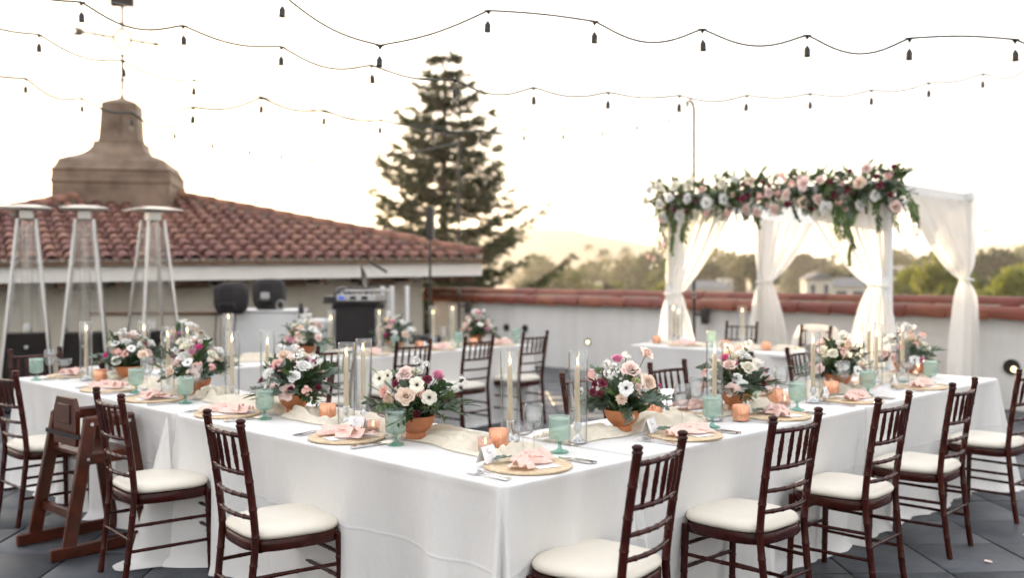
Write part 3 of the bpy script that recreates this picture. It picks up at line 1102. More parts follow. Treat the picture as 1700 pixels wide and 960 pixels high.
# ------------------------------------------------------------------ draped tables
TZ = .76
def draped(label, x0, x1, y0, y1, seed, rc=.035, tight=(), corner=(1, 1, 1, 1), flare=.035, name='banquet_table', bulge=.13):
    """tight: set of side indices (0 front y0, 1 right x1, 2 back y1, 3 left x0) kept flat because another table stands there"""
    rn = random.Random(seed)
    cx, cy = (x0 + x1) / 2, (y0 + y1) / 2
    t = thing(name, label, 'table', (cx, cy, 0))
    hx, hy = (x1 - x0) / 2, (y1 - y0) / 2
    per = []        # x, y, nx, ny, side, distance to nearest corner (with corner index)
    step = .016
    cs = [((hx - rc), -(hy - rc), -PI / 2), (hx - rc, hy - rc, 0), (-(hx - rc), hy - rc, PI / 2), (-(hx - rc), -(hy - rc), PI)]
    sides = [((-(hx - rc), -hy), (hx - rc, -hy), (0, -1)), ((hx, -(hy - rc)), (hx, hy - rc), (1, 0)), ((hx - rc, hy), (-(hx - rc), hy), (0, 1)), ((-hx, hy - rc), (-hx, -(hy - rc)), (-1, 0))]
    for i in range(4):
        a, b, n = sides[i]
        L = math.hypot(b[0] - a[0], b[1] - a[1])
        m = max(2, int(L / step))
        for k in range(m):
            u = k / m
            per.append((a[0] + (b[0] - a[0]) * u, a[1] + (b[1] - a[1]) * u, n[0], n[1], i, L * u, L))
        c = cs[i]
        q = 7 if rc < .1 else 22
        for k in range(q):
            an = c[2] + PI / 2 * (k / q)
            per.append((c[0] + rc * math.cos(an), c[1] + rc * math.sin(an), math.cos(an), math.sin(an), -1 - i, k / q, 1))
    N = len(per)
    # folds per side: sum of waves of arc length
    waves = [[(rn.uniform(.28, .9), rn.uniform(0, 6.28), rn.uniform(.4, 1.0)) for _ in range(5)] for _ in range(4)]
    fine = [[(rn.uniform(.10, .22), rn.uniform(0, 6.28)) for _ in range(3)] for _ in range(4)]
    levels = [(-.02, TZ + .001), (-.006, TZ), (-.0015, TZ - .003), (0, TZ - .009)] + [(None, TZ - .009 - (TZ - .012) * (k / 34)) for k in range(1, 35)]
    vs, fs = [], []
    for li, (ins, z) in enumerate(levels):
        tt = max(0, (TZ - z) / TZ)
        for (x, y, nx, ny, side, s, L) in per:
            if ins is not None:
                off = ins
            else:
                off = flare * tt - .11 * tt ** .8 * (0 if side < 0 or side in tight else 1)
                if side >= 0:
                    if side in tight:
                        off = .003 * tt
                    else:
                        e = min(s, L - s)
                        wv = sum(a * math.sin(2 * PI * s / lam + ph) for lam, ph, a in waves[side]) / 2.2
                        wf = sum(math.sin(2 * PI * s / lam + ph + 1.5 * tt) for lam, ph in fine[side]) / 3
                        off += .056 * wv * tt ** 1.05 + .011 * wf * tt ** .7 * (.35 + .65 * tt) + .024 * tt ** .7 * max(0, math.sin(2 * PI * s / .53 + seed + 1.2 * math.sin(s * 2.1))) ** 5
                        for end, ci in ((s, (side - 1) % 4), (L - s, side)):
                            if corner[ci]:
                                off += bulge * tt ** 1.1 * math.exp(-(end / (.05 + .10 * tt)) ** 2) - .05 * tt * math.exp(-((end - .24) / .09) ** 2) + .035 * tt * math.exp(-((end - .36) / .05) ** 2)
                else:
                    ci = -1 - side
                    off = (flare - .10 + (bulge * (1 + .42 * math.cos(s * 15 + seed)) if corner[ci] else .0)) * tt ** 1.1
                    sd1, sd2 = ci, (ci + 1) % 4
                    if sd1 in tight or sd2 in tight:
                        off *= .35 if not corner[ci] else 1
                if z < .05:
                    off += (.05 - z) * .5 * (1 + .8 * math.sin(x * 9 + y * 7 + seed))
            zz = z + (.004 * math.sin(x * 23 + y * 19) if z < .03 else 0)
            vs.append((x + nx * off, y + ny * off, max(.004, zz)))
    nl = len(levels)
    for l in range(nl - 1):
        for k in range(N):
            fs.append((l * N + (k + 1) % N, l * N + k, (l + 1) * N + k, (l + 1) * N + (k + 1) % N))
    fs.append(tuple(range(N)))
    mb = MB()
    mb.add(vs, fs)
    mb.build('tablecloth', M['cloth'], t, True, 60)
    MB().box((-hx + .02, -hy + .02, TZ - .03), (hx - .02, hy - .02, TZ - .006)).build('tabletop', M['white_paint'], t, False)
    return t


TX0, TX1 = 2.36, 3.12       # left row
TY0, TY1 = 2.40, 3.16       # right row
BY0, BY1 = 6.88, 7.64       # back row
draped('white draped table at the near corner, leading the left row', TX0, TX1, TY0, 4.84, 3, corner=(1, 1, 1, 1), bulge=.15)
draped('white draped table at the far end of the left row', TX0 + .012, TX1 + .012, 4.865, 7.29, 5, tight={0}, corner=(0, 1, 1, 0))
draped('white draped table of the right row next to the corner', TX1 + .03, 5.15, TY0 + .006, TY1, 8, tight={3, 1}, corner=(0, 0, 0, 0), flare=.03)
draped('white draped table at the far end of the right row', 5.17, 7.20, TY0 + .012, TY1 + .01, 9, tight={3}, corner=(1, 1, 0, 0), bulge=.17)
draped('white draped table of the back row, left half', TX1 + .10, 5.15, BY0, BY1, 13, tight={3, 1}, corner=(0, 0, 0, 0))
draped('white draped table of the back row, right half', 5.17, 7.20, BY0 + .01, BY1 + .01, 14, tight={3}, corner=(1, 1, 0, 0))
draped('small white draped table with rounded ends below the floral canopy', 7.92, 8.66, 4.45, 6.25, 17, rc=.30, corner=(0, 0, 0, 0), flare=.05, name='sweetheart_table')

# the loose cloth corner hanging between the two left tables and trailing on the paving
def loose_corner():
    b = MB()
    def f(u, v):
        # v 0 top .. 1 floor; u across the fold
        wdt = .012 + .27 * v ** .9
        z = TZ - .012 - (TZ - .018) * min(1, v * 1.04)
        out = .035 + .20 * v * math.sin(PI * u) ** .8 + .02 * v * math.sin(u * 9)
        tail = max(0, v - .93) * 1.1
        return (TX0 - out - tail * (.6 + .5 * math.sin(PI * u)), 4.86 + (u - .5) * wdt + .03 * v, max(.006, z + .004 * math.sin(u * 14) * (v > .95)))
    b.grid(f, 36, 44)
    return tag(b.build('overlay_cloth', M['cloth_w'], None, True, 60), 'loose white cloth corner trailing on the paving between two left tables', 'cloth')


loose_corner()


# ------------------------------------------------------------------ chiavari chairs
def ringed(r0, r1, L, gap=.085, amp=.0028, ends=True):
    """radius function with bamboo rings"""
    n = max(1, int(L / gap))
    def f(u):
        r = r0 + (r1 - r0) * u
        s = u * n
        e = abs(s - round(s)) * L / n
        if 0 < round(s) < n:
            r += amp * math.exp(-(e / .0035) ** 2)
        return r
    return f


def path(fn, L, gap=.085, k=None):
    """sample a curve finely round the rings"""
    n = max(1, int(L / gap))
    us = set([0.0, 1.0])
    for i in range(n + 1):
        for o in (-.008, -.004, 0, .004, .008):
            us.add(min(1, max(0, i / n + o / L)))
        us.add(min(1, (i + .5) / n))
    return [fn(u) for u in sorted(us)]


def chair_meshes():
    m = {}
    def post(sx):
        def fn(u):
            z = .895 * u
            if z < .43:
                y = -.235 + .05 * (z / .43) ** .8
            else:
                y = -.185 - .065 * ((z - .43) / .465) ** 1.3
            return (sx * (.168 + .012 * u), y, z)
        b = MB()
        b.tube(path(fn, .895, .10), ringed(.0150, .0165, .895, .10), 10)
        tx, ty, tz = fn(1.0)
        b.lathe([(.016, -.004), (.0195, .0), (.0205, .004), (.017, .008), (.0155, .013), (.0195, .017), (.0195, .024), (.012, .030), (.0005, .032)], 12, Matrix.Translation((tx, ty, tz)))
        return b.mesh('back_post', M['wood'])
    m['post'] = [post(-1), post(1)]
    def leg(sx):
        fn = lambda u: (sx * (.182 + .006 * (1 - u)), .175 + .012 * (1 - u), .415 * u)
        return MB().tube(path(fn, .415, .10), ringed(.0135, .0165, .415, .10), 10).mesh('leg', M['wood'])
    m['leg'] = [leg(-1), leg(1)]
    # seat frame: D-shaped hoop
    def outline(k, n, g=0.0):
        a = 2 * PI * k / n
        c, s = math.cos(a), math.sin(a)
        e = 2 / 3.6
        x = (abs(c) ** e) * (1 if c > 0 else -1)
        y = (abs(s) ** e) * (1 if s > 0 else -1)
        w = .203 + .012 * y + g
        return x * w, y * (.200 + g)
    def hoop(z0, z1, g0, g1, name, mat, dome=0.0, n=44):
        b = MB()
        rings = []
        if dome == 0:
            prof = [(g0, z0), (0.0, z0), (.004, z0 + .006), (.004, z1 - .006), (0.0, z1), (g0, z1)]
        else:
            prof = [(-.012, z0), (-.003, z0 + .004), (.004, z0 + .014), (.004, z0 + .024), (-.004, z0 + .036), (-.03, z0 + .046), (-.08, z0 + .050), (-.15, z0 + .052), (-.198, z0 + .052)]
        vs, fs = [], []
        for g, z in prof:
            for k in range(n):
                x, y = outline(k, n, g)
                if g < -.19:
                    x, y = x * .05, y * .05
                vs.append((x, y, z))
        for i in range(len(prof) - 1):
            for k in range(n):
                fs.append((i * n + k, i * n + (k + 1) % n, (i + 1) * n + (k + 1) % n, (i + 1) * n + k))
        fs.append(tuple(range(n - 1, -1, -1)))
        fs.append(tuple(range((len(prof) - 1) * n, len(prof) * n)))
        return b.add(vs, fs).mesh(name, mat, True, 45)
    m['frame'] = hoop(.385, .430, -.03, -.03, 'seat_frame', M['wood'])
    m['cushion'] = hoop(.430, .48, 0, 0, 'seat_cushion', M['cushion'], dome=1)
    def rail(z, bow, r):
        t = (z - .43) / .465
        yb = -.185 - .065 * max(0, t) ** 1.3
        hw = .168 + .012 * z / .895
        L = 2 * hw
        fn = lambda u: ((2 * u - 1) * hw, yb - bow * (1 - (2 * u - 1) ** 2), z)
        return MB().tube(path(fn, L, .052), ringed(r, r, L, .052, .0022), 8).mesh('back_rail', M['wood']), yb
    m['rails'] = []
    for z, r in ((.858, .0105), (.705, .0105), (.612, .0095), (.525, .0095)):
        m['rails'].append(rail(z, .030, r)[0])
    m['spindles'] = []
    y0, y1 = rail(.705, .03, .01)[1], rail(.858, .03, .01)[1]
    for k in range(5):
        u = (k + 1) / 6
        x = (2 * u - 1) * .178
        bw = .030 * (1 - (2 * u - 1) ** 2)
        fn = lambda s, x=x, bw=bw: (x, y0 + (y1 - y0) * s - bw, .705 + .153 * s)
        def rf(s):
            r = .0062 + .0032 * math.sin(PI * s)
            for c in (.3, .5, .7):
                r += .0016 * math.exp(-((s - c) / .02) ** 2)
            return r
        m['spindles'].append(MB().tube([fn(q / 24) for q in range(25)], rf, 7).mesh('spindle', M['wood']))
    def stretch(p, q, r=.0085):
        p, q = Vector(p), Vector(q)
        L = (q - p).length
        return MB().tube(path(lambda u: p.lerp(q, u), L, .09), ringed(r, r, L, .09, .002), 7).mesh('stretcher', M['wood'])
    m['str'] = []
    for s in (-1, 1):
        m['str'].append(stretch((s * .187, .183, .285), (s * .171, -.203, .285)))
        m['str'].append(stretch((s * .188, .185, .165), (s * .170, -.216, .165)))
    m['str'].append(stretch((-.186, .182, .225), (.186, .182, .225)))
    m['str'].append(stretch((-.170, -.209, .225), (.170, -.209, .225)))
    m['str'].append(stretch((-.186, .181, .325), (.186, .181, .325)))
    return m


CM = chair_meshes()
CH_SRC = None


def chair(x, y, rz, label, group='dark chiavari chairs with ivory cushions'):
    global CH_SRC
    if CH_SRC is None:
        t = thing('chiavari_chair', label, 'chair', (x, y, 0), rz, group)
        for q in CM['post']:
            inst('back_post', q, t)
        for q in CM['leg']:
            inst('leg', q, t)
        inst('seat_frame', CM['frame'], t)
        inst('seat_cushion', CM['cushion'], t)
        for q in CM['rails']:
            inst('back_rail', q, t)
        for q in CM['spindles']:
            inst('spindle', q, t)
        for q in CM['str']:
            inst('stretcher', q, t)
        CH_SRC = t
        return t
    t = copy_tree(CH_SRC)
    t.location = (x, y, 0)
    t.rotation_euler = (0, 0, rz)
    for c in t.children:
        if c.name.startswith('seat_cushion'):      # loose cushions sit a little askew
            c.rotation_euler = (0, 0, rng.uniform(-.03, .03))
            c.location = (rng.uniform(-.006, .006), rng.uniform(-.008, .004), 0)
            c.scale = (1, 1, rng.uniform(.995, 1.008))
    return tag(t, label, 'chair', group)


# local +y is the way the sitter faces; rz = -90deg faces +X, 0 faces +Y
FX, FY, BX, BY = -PI / 2, 0.0, PI / 2, PI
CHAIRS = [
    (2.225, 3.60, FX - .13, 'dark chair with ivory cushion in the left foreground, nearest of the left row'),
    (2.225, 4.73, FX - .08, 'dark chair with ivory cushion just right of the wooden high chair'),
    (2.235, 6.27, FX + .02, 'dark chair cut by the left edge of the picture, behind the high chair'),
    (2.725, 2.285, FY + .19, 'dark chair nearest the camera, its seat cut by the bottom edge'),
    (3.69, 2.275, FY - .02, 'second dark chair from the corner along the right row'),
    (4.53, 2.24, FY + .03, 'third dark chair from the corner along the right row'),
    (5.38, 2.235, FY + .05, 'fourth dark chair from the corner along the right row'),
    (6.42, 2.225, FY - .02, 'dark chair at the right edge of the picture, past the end of the cloth'),
    (4.36, 3.52, BY + .03, 'dark chair behind the right row, left of the second flower bowl'),
    (5.20, 3.53, BY - .03, 'dark chair behind the right row, seen between two flower bowls'),
    (6.05, 3.53, BY, 'dark chair behind the right row, almost hidden by flowers'),
    (6.95, 3.55, BY + .05, 'dark chair behind the right row, far end, beside a glass cylinder'),
    (4.50, 6.72, FY + .02, 'dark chair before the back row, only its top rail over flowers'),
    (5.30, 6.72, FY - .03, 'dark chair before the back row, left of three seen whole'),
    (6.08, 6.76, FY + .04, 'dark chair before the back row, middle of three seen whole'),
    (6.90, 6.84, FY + .06, 'dark chair before the back row, right of three seen whole'),
    (2.70, 7.56, BY + .03, 'dark chair at the far end of the left row before the heaters'),
    (3.36, 5.40, BX, 'dark chair on the inner side of the left row, far one'),
    (9.78, 6.15, BX + .25, 'dark chair behind the small table below the canopy, left'),
    (9.55, 5.18, BX - .1, 'dark chair behind the small table with white cloth over its back'),
]
for c in CHAIRS:
    chair(*c)


def shawl():
    # white cloth laid over the back of the sweetheart chair
    b = MB()
    def f(u, v):
        s = 2 * u - 1
        w = .20 + .10 * abs(v - .5) * 2
        z = .935 - .30 * abs(2 * v - 1) ** 1.3 * (1 - .35 * (1 - abs(s))) - .02 * s * s
        y = -.275 + (v - .5) * .10 - .02 * math.sin(s * 9 + v * 3) * abs(2 * v - 1)
        return (s * w * 1.12, y, z)
    b.grid(f, 30, 24)
    o = b.build('white_shawl', M['drape'], None, True, loc=(9.55, 5.18, 0), rot=BX - .1)
    tag(o, 'white sheer cloth laid over the back of a chair below the canopy', 'cloth')


shawl()


# ------------------------------------------------------------------ wooden high chair
def high_chair():
    t = thing('high_chair', 'brown wooden restaurant high chair standing between two dark chairs', 'high chair', (1.93, 5.46, 0), -PI / 2 + .05)
    # local: +y forward (towards the table), x sideways
    W = .215
    for s in (-1, 1):
        MB().bar((s * W, -.06, .035), (s * W, .52, .035), .030, .065, .006).build('runner', M['wood_hc'], t)
        MB().lathe([(.001, 0), (.016, 0), (.016, .008), (.001, .008)], 10).build('foot', M['black'], t, loc=(s * W, -.02, 0))
        MB().bar((s * W, .035, .055), (s * (W - .015), .155, .715), .028, .072, .006, up=(0, 1, 0)).build('leg', M['wood_hc'], t)
        MB().bar((s * W, .47, .055), (s * (W - .015), .36, .715), .028, .072, .006, up=(0, 1, 0)).build('leg', M['wood_hc'], t)
        MB().bar((s * (W - .014), .115, .70), (s * (W - .014), .40, .70), .030, .065, .012).build('arm_rest', M['wood_hc'], t)
        MB().bar((s * (W - .012), .13, .505), (s * (W - .012), .39, .505), .026, .060, .006).build('seat_rail', M['wood_hc'], t)
        for (y, z) in ((.155, .69), (.135, .505), (.375, .505), (.075, .22), (.36, .69)):
            MB().lathe([(.001, .0), (.010, .0), (.011, -.003), (.011, -.006)], 10).build('bolt', M['steel'], t, loc=(s * (W + (.004 if z < .4 else .008)), y, z), rot=(0, rad(90 * s), 0))
    MB().box((-W + .03, .12, .515), (W - .03, .40, .533), bev=.004).build('seat', M['wood_hc'], t)
    # back panel with clipped upper corners and a recessed field
    b = MB()
    pts = [(-.135, .565), (.135, .565), (.135, .755), (.10, .82), (-.10, .82), (-.135, .755)]
    n = 6
    vs = [(x, .105, z) for x, z in pts] + [(x, .130, z) for x, z in pts]
    b.add(vs, [tuple(range(n)), tuple(range(2 * n - 1, n - 1, -1))] + [(k, n + k, n + (k + 1) % n, (k + 1) % n) for k in range(n)])
    bp = b.build('backrest', M['wood_hc'], t, False)
    fr = MB()
    fr.box((-.075, .098, .68), (.075, .106, .785), bev=.003)
    fr.build('raised_field', M['wood_hc'], bp)
    MB().bar((-W + .01, .092, .625), (W - .01, .092, .625), .006, .022).build('strap', M['blackcloth'], t)
    MB().bar((-W + .02, .075, .215), (W - .02, .075, .215), .024, .05, .005).build('crossbar', M['wood_hc'], t)
    MB().bar((-W + .02, .445, .215), (W - .02, .445, .215), .024, .05, .005).build('crossbar', M['wood_hc'], t)
    MB().bar((-W + .02, .385, .70), (W - .02, .385, .70), .030, .05, .006).build('front_bar', M['wood_hc'], t)
    MB().bar((0, .385, .69), (0, .33, .54), .03, .022, .004, up=(0, 1, 0)).build('crotch_post', M['wood_hc'], t)


high_chair()


# ------------------------------------------------------------------ pyramid patio heaters
def heater(p, rz, label):
    t = thing('patio_heater', label, 'patio heater', p, rz, 'pyramid patio heaters')
    hw = lambda z: .275 - (.275 - .085) * z / 2.08
    b = MB()
    vs = []
    for z in (.10, .84):
        w = hw(z) - .012
        vs += [(-w, -w, z), (w, -w, z), (w, w, z), (-w, w, z)]
    b.add(vs, [(3, 2, 1, 0), (4, 5, 6, 7)] + [(k, (k + 1) % 4, 4 + (k + 1) % 4, 4 + k) for k in range(4)])
    b.build('base_cabinet', M['brownblack'], t, False)
    MB().box((-.285, -.285, .03), (.285, .285, .10), bev=.01).build('plinth', M['black'], t)
    for sx in (-1, 1):
        for sy in (-1, 1):
            MB().bar((sx * (hw(.1) + .004), sy * (hw(.1) + .004), .09), (sx * (hw(2.08) + .004), sy * (hw(2.08) + .004), 2.08), .030, .030, .005, up=(0, 1, 0)).build('post', M['chrome'], t)
    for k in range(4):
        g = MB()
        nw = 44
        for i in range(nw):
            z = .90 + 1.10 * i / (nw - 1)
            w = hw(z) - .02
            g.tube([(-w, -w - .004, z), (w, -w - .004, z)], .0022, 4, False)
        for u in (-.5, 0, .5):
            g.tube([(u * (hw(.9) - .02) * 2 * .9, -(hw(.9) - .016), .9), (u * (hw(2.0) - .02) * 2 * .9, -(hw(2.0) - .016), 2.0)], .002, 4, False)
        tag(g.build('grille', M['chrome'], t, rot=k * PI / 2), kind='stuff')
    MB().lathe([(.055, .84), (.055, 2.06)], 20).build('glass_tube', M['glass'], t)
    MB().lathe([(.001, .84), (.04, .84), (.045, .90), (.02, .95), (.001, .95)], 14).build('burner', M['chrome'], t)
    MB().box((-.07, -.07, 2.07), (.07, .07, 2.175), bev=.01).build('head', M['brass'] if False else M['chrome'], t)
    # flat pyramid reflector with rolled rim
    c = MB()
    w = .245
    vs = [(-w, -w, 2.185), (w, -w, 2.185), (w, w, 2.185), (-w, w, 2.185), (-w, -w, 2.195), (w, -w, 2.195), (w, w, 2.195), (-w, w, 2.195), (-.09, -.09, 2.228), (.09, -.09, 2.228), (.09, .09, 2.228), (-.09, .09, 2.228)]
    c.add(vs, [(3, 2, 1, 0)] + [(k, (k + 1) % 4, 4 + (k + 1) % 4, 4 + k) for k in range(4)] + [(4 + k, 4 + (k + 1) % 4, 8 + (k + 1) % 4, 8 + k) for k in range(4)] + [(8, 9, 10, 11)])
    c.build('reflector', M['chrome'], t, False)
    MB().lathe([(.001, 0), (.02, 0), (.02, .02), (.001, .025)], 12).build('knob', M['silver'], t, loc=(0, -(hw(.7) - .004), .7), rot=(rad(90), 0, 0))
    return t


heater(C((45 - 850) / 1624 * 10.6, 10.6), rad(-45 + 24), 'silver pyramid patio heater at the left edge, leftmost of three')
heater(C((141 - 850) / 1624 * 10.7, 10.7), rad(-45 + 20), 'silver pyramid patio heater standing in the middle of three')
heater(C((254 - 850) / 1624 * 10.9, 10.9), rad(-45 + 44), 'silver pyramid patio heater rightmost of three before the tiled roof')


# ------------------------------------------------------------------ back corner: counter, covered cases, dj stand, pipes
def back_corner():
    z45 = rad(-45)
    s = 12.0 / 1624
    def at(px, d):
        return C((px - 850) / 1624 * d, d)
    t = thing('service_counter', 'white topped service counter under the eaves with dark cases on it', 'counter', at(430, 12.1), z45)
    MB().box((-.46, 0, 0), (.46, .6, 1.0), bev=.01).build('cabinet', M['white_paint'], t)
    MB().box((-.48, -.02, 1.002), (.48, .62, 1.03), bev=.008).build('worktop', M['white_paint'], t)
    t = thing('low_wall', 'low grey stucco wall with a dark ledge behind the heaters', 'wall', at(285, 12.3), z45)
    MB().box((-1.0, 0, 0), (.62, .25, .96)).build('wall', M['stucco_b'], t, False)
    MB().box((-1.02, -.03, .963), (.64, .28, 1.0), bev=.006).build('ledge', M['rafter'], t)
    for px, d, lab, win in ((384, 11.9, 'black hooded case with a front handle, left of the pair', False), (447, 12.25, 'black hooded case with a front window, right of the pair', True)):
        z0 = 1.032 if win else .99
        c = thing('hooded_case', lab, 'case', at(px, d) + Vector((0, 0, z0)), z45, 'hooded cases on the counter')
        b = MB()
        prof = [(.001, .0), (.14, .0), (.185, .05), (.205, .12), (.208, .30), (.19, .33), (.15, .37), (.06, .385), (.001, .387)]
        b.lathe(prof, 8, Matrix.Rotation(PI / 8, 4, 'Z'), squash=.9)
        b.build('cover', M['blackcloth'], c, True, 30)
        MB().tube([(-.09, -.19, .12), (-.08, -.225, .13), (.08, -.225, .13), (.10, -.21, .10), (.12, -.19, .06)], .012, 8).build('handle', M['black'], c)
        if win:
            MB().box((-.06, -.195, .11), (.05, -.183, .22), bev=.004).build('window', M['silver'], c)
            MB().tube([(.17 + .05 * math.cos(a), -.13, .06 + .055 * math.sin(a)) for a in [k * PI / 8 for k in range(17)]], .012, 6).build('side_handle', M['chrome'], c)
        else:
            for q in (-.13, .10):
                MB().tube([(q, -.16, .02), (q - .01, -.19, -.25), (q + .01, -.19, -.45)], .008, 6).build('strap', M['blackcloth'], c)
    sp = thing('water_bottle', 'small dark bottle standing on the counter end', 'bottle', at(500, 12.0) + Vector((0, 0, .93)), z45)
    MB().lathe([(.001, 0), (.035, 0), (.036, .12), (.02, .16), (.018, .19), (.001, .19)], 14).build('body', M['black'], sp)
    bx = thing('cooler_box', 'pale blue covered side table behind the flowers', 'table', at(525, 12.2), z45)
    MB().box((-.42, 0, 0), (.30, .5, .90), bev=.02).build('cover', M['cloth_w'], bx)
    # dj stand
    d = 11.6
    t = thing('dj_stand', 'black draped dj stand with silver mixer and laptop under the eaves', 'dj stand', at(588, d), z45 - .1)
    MB().box((-.27, 0, 0), (.27, .42, 1.12), bev=.01).build('skirt', M['blackcloth'], t)
    MB().box((-.37, -.05, 1.125), (.33, .45, 1.155), bev=.006).build('board', M['black'], t)
    mx = MB().box((-.20, -.06, 1.157), (.28, .36, 1.235), bev=.008).build('mixer', M['silver'], t)
    for x in (-.14, .0, .14):
        MB().box((x - .035, -.064, 1.175), (x + .035, -.061, 1.215)).build('display', M['bluelcd'] if x < 0 else M['screen'], mx)
    for k in range(6):
        MB().lathe([(.001, 0), (.013, 0), (.011, .018), (.001, .018)], 8).build('knob', M['black'], mx, loc=(-.16 + .07 * k, .08, 1.236))
    MB().box((-.36, -.05, 1.157), (-.21, .36, 1.21), bev=.006).build('deck', M['black'], t)
    MB().lathe([(.12 * math.cos(k * PI / 16), .12 * math.sin(k * PI / 16)) for k in range(9)], 18).build('headphone_dome', M['black'], t, loc=(-.19, .2, 1.21))
    MB().bar((-.12, .12, 1.275), (.40, .12, 1.285), .26, .028, .005).build('stand_tray', M['silver'], t)
    MB().bar((.08, .20, 1.29), (.03, .32, 1.53), .30, .012, .003, up=(1, 0, 0)).build('laptop_screen', M['screen'], t)
    MB().box((-.08, .02, 1.30), (.22, .20, 1.315), bev=.003).build('laptop_base', M['black'], t)
    MB().bar((.15, .16, 1.62), (.36, .16, 1.50), .02, .03, .004).build('boom', M['black'], t)
    for q in (-.25, .3):
        MB().tube([(q + .09, .06, 0), (q + .09, .06, 1.27)], .02, 8).build('pole', M['silver'], t)
    # white pipes
    for k, px in enumerate((635, 651, 676)):
        p = thing('white_pipe_post', ('short white upright pipe post next to the dj stand, ' + ('left of three', 'middle of three', 'right of three')[k]), 'post', at(px, 12.3 + .1 * k), z45, 'white pipe posts')
        MB().tube([(0, 0, 0), (0, 0, 1.30)], .026, 12).build('pipe', M['white_paint'], p)
        MB().lathe([(.001, 0), (.12, 0), (.12, .015), (.04, .03), (.001, .03)], 14).build('base', M['white_paint'], p)
        MB().lathe([(.028, -.01), (.030, 0), (.024, .02), (.001, .022)], 12).build('cap', M['white_paint'], p, loc=(0, 0, 1.30))
    sp = thing('floor_speaker', 'black box loudspeaker on the ground behind the back row flowers', 'loudspeaker', at(704, 13.5), z45)
    MB().box((-.22, 0, 0), (.22, .35, .62), bev=.02).build('cabinet', M['black'], sp)
    MB().box((-.19, -.006, .04), (.19, .001, .58), bev=.003).build('grille', M['blackcloth'], sp)


back_corner()
# ------------------------------------------------------------------ flower heads (unit radius about 1, facing +z)
def petal(b, ang, rb, rt, zb, zt, half, cup, curl, nu=5, nv=5, point=0.0, twist=0.0):
    """one petal: base radius/height rb,zb to tip rt,zt, angular half width, cup inward, curl outward at the tip"""
    def f(u, v):
        s = 2 * u - 1
        wv = math.sin(PI * min(1, .18 + .72 * v)) ** .7
        if point:
            wv *= (1 - point * v ** 2)
        r = rb + (rt - rb) * v ** .8 + curl * max(0, v - .62) ** 1.5
        z = zb + (zt - zb) * math.sin(v * PI / 2) - curl * .6 * max(0, v - .7) ** 1.5 - .10 * s * s * v
        r -= cup * (1 - s * s) * 0 - cup * (s * s) * v * .35 * -1 * 0
        a = ang + s * half * wv * (1 if r > .3 else 1.25) + twist * v
        rr = max(.02, r - cup * s * s * .25)
        return (rr * math.cos(a), rr * math.sin(a), z)
    b.grid(f, nu, nv)


def rose_mesh(name, mat, seed, n=26, open_=1.0):
    rn = random.Random(seed)
    b = MB()
    for k in range(n):
        u = k / (n - 1)
        a = k * 2.399 + rn.uniform(-.2, .2)
        rt = (.10 + .90 * u ** 1.1) * open_
        zt = .66 - .52 * u ** 1.6 + rn.uniform(-.04, .04)
        petal(b, a, .08 + .10 * u, rt, -.45 + .05 * u, zt, (1.25 - .55 * u), .1, .35 * u + .05, 5, 5, twist=.25)
    b.lathe([(.01, -.62), (.22, -.5), (.30, -.40), (.2, -.3)], 8)
    return b.mesh(name, mat)


def ranunculus_mesh(name, mat, seed):
    rn = random.Random(seed)
    b = MB()
    n = 34
    for k in range(n):
        u = k / (n - 1)
        a = k * 2.399
        R = .15 + .80 * u
        petal(b, a, R * .55, R, -.35, .50 - .28 * u + .03 * math.sin(k * 3), .85 - .25 * u, .05, -.25 + .25 * u, 4, 5)
    return b.mesh(name, mat)


def anemone_mesh(name, mat, seed):
    rn = random.Random(seed)
    b = MB()
    for lay, (n, z, r) in enumerate(((6, .0, 1.0), (6, .06, .86))):
        for k in range(n):
            petal(b, 2 * PI * (k + .5 * lay) / n + rn.uniform(-.1, .1), .08, r * rn.uniform(.9, 1.05), z - .1, z + .16 + rn.uniform(-.08, .1), .60, -.1, .05, 5, 5)
    return b.mesh(name, mat)


def centre_mesh():
    b = MB()
    b.lathe([(.15, .0), (.16, .08), (.10, .14), (.001, .16)], 10)
    for k in range(14):
        a = 2 * PI * k / 14
        p = Vector((.24 * math.cos(a), .24 * math.sin(a), .12))
        b.tube([(0, 0, .02), p], .010, 3, False)
        b.lathe([(.001, -.035), (.035, 0), (.001, .035)], 5, Matrix.Translation(p))
    return b.mesh('flower_centre', M['centre'])


def cluster_mesh(name, mat, seed, n=13, fr=.30):
    """spray of small five-petalled florets"""
    rn = random.Random(seed)
    b = MB()
    for i in range(n):
        u = Vector((rn.gauss(0, 1), rn.gauss(0, 1), rn.gauss(.5, .9))).normalized()
        c = u * rn.uniform(.5, .85)
        q = u.to_track_quat('Z', 'Y').to_matrix().to_4x4()
        Mx = Matrix.Translation(c) @ q @ Matrix.Diagonal((fr, fr, fr, 1))
        sub = MB()
        for k in range(5):
            petal(sub, 2 * PI * k / 5 + i, .06, 1.0, -.1, .28, .62, -.1, .1, 3, 3)
        b.add(sub.v, sub.f, Mx)
    return b.mesh(name, mat)


def stock_mesh(name, mat, seed):
    """ruffled carnation / dahlia like head"""
    rn = random.Random(seed)
    b = MB()
    for k in range(46):
        u = k / 45
        a = k * 2.399
        petal(b, a, .04, .22 + .78 * u ** .7, -.2, .62 - .62 * u + rn.uniform(-.08, .08), .34, .1, .12, 2, 4, point=.45)
    return b.mesh(name, mat)


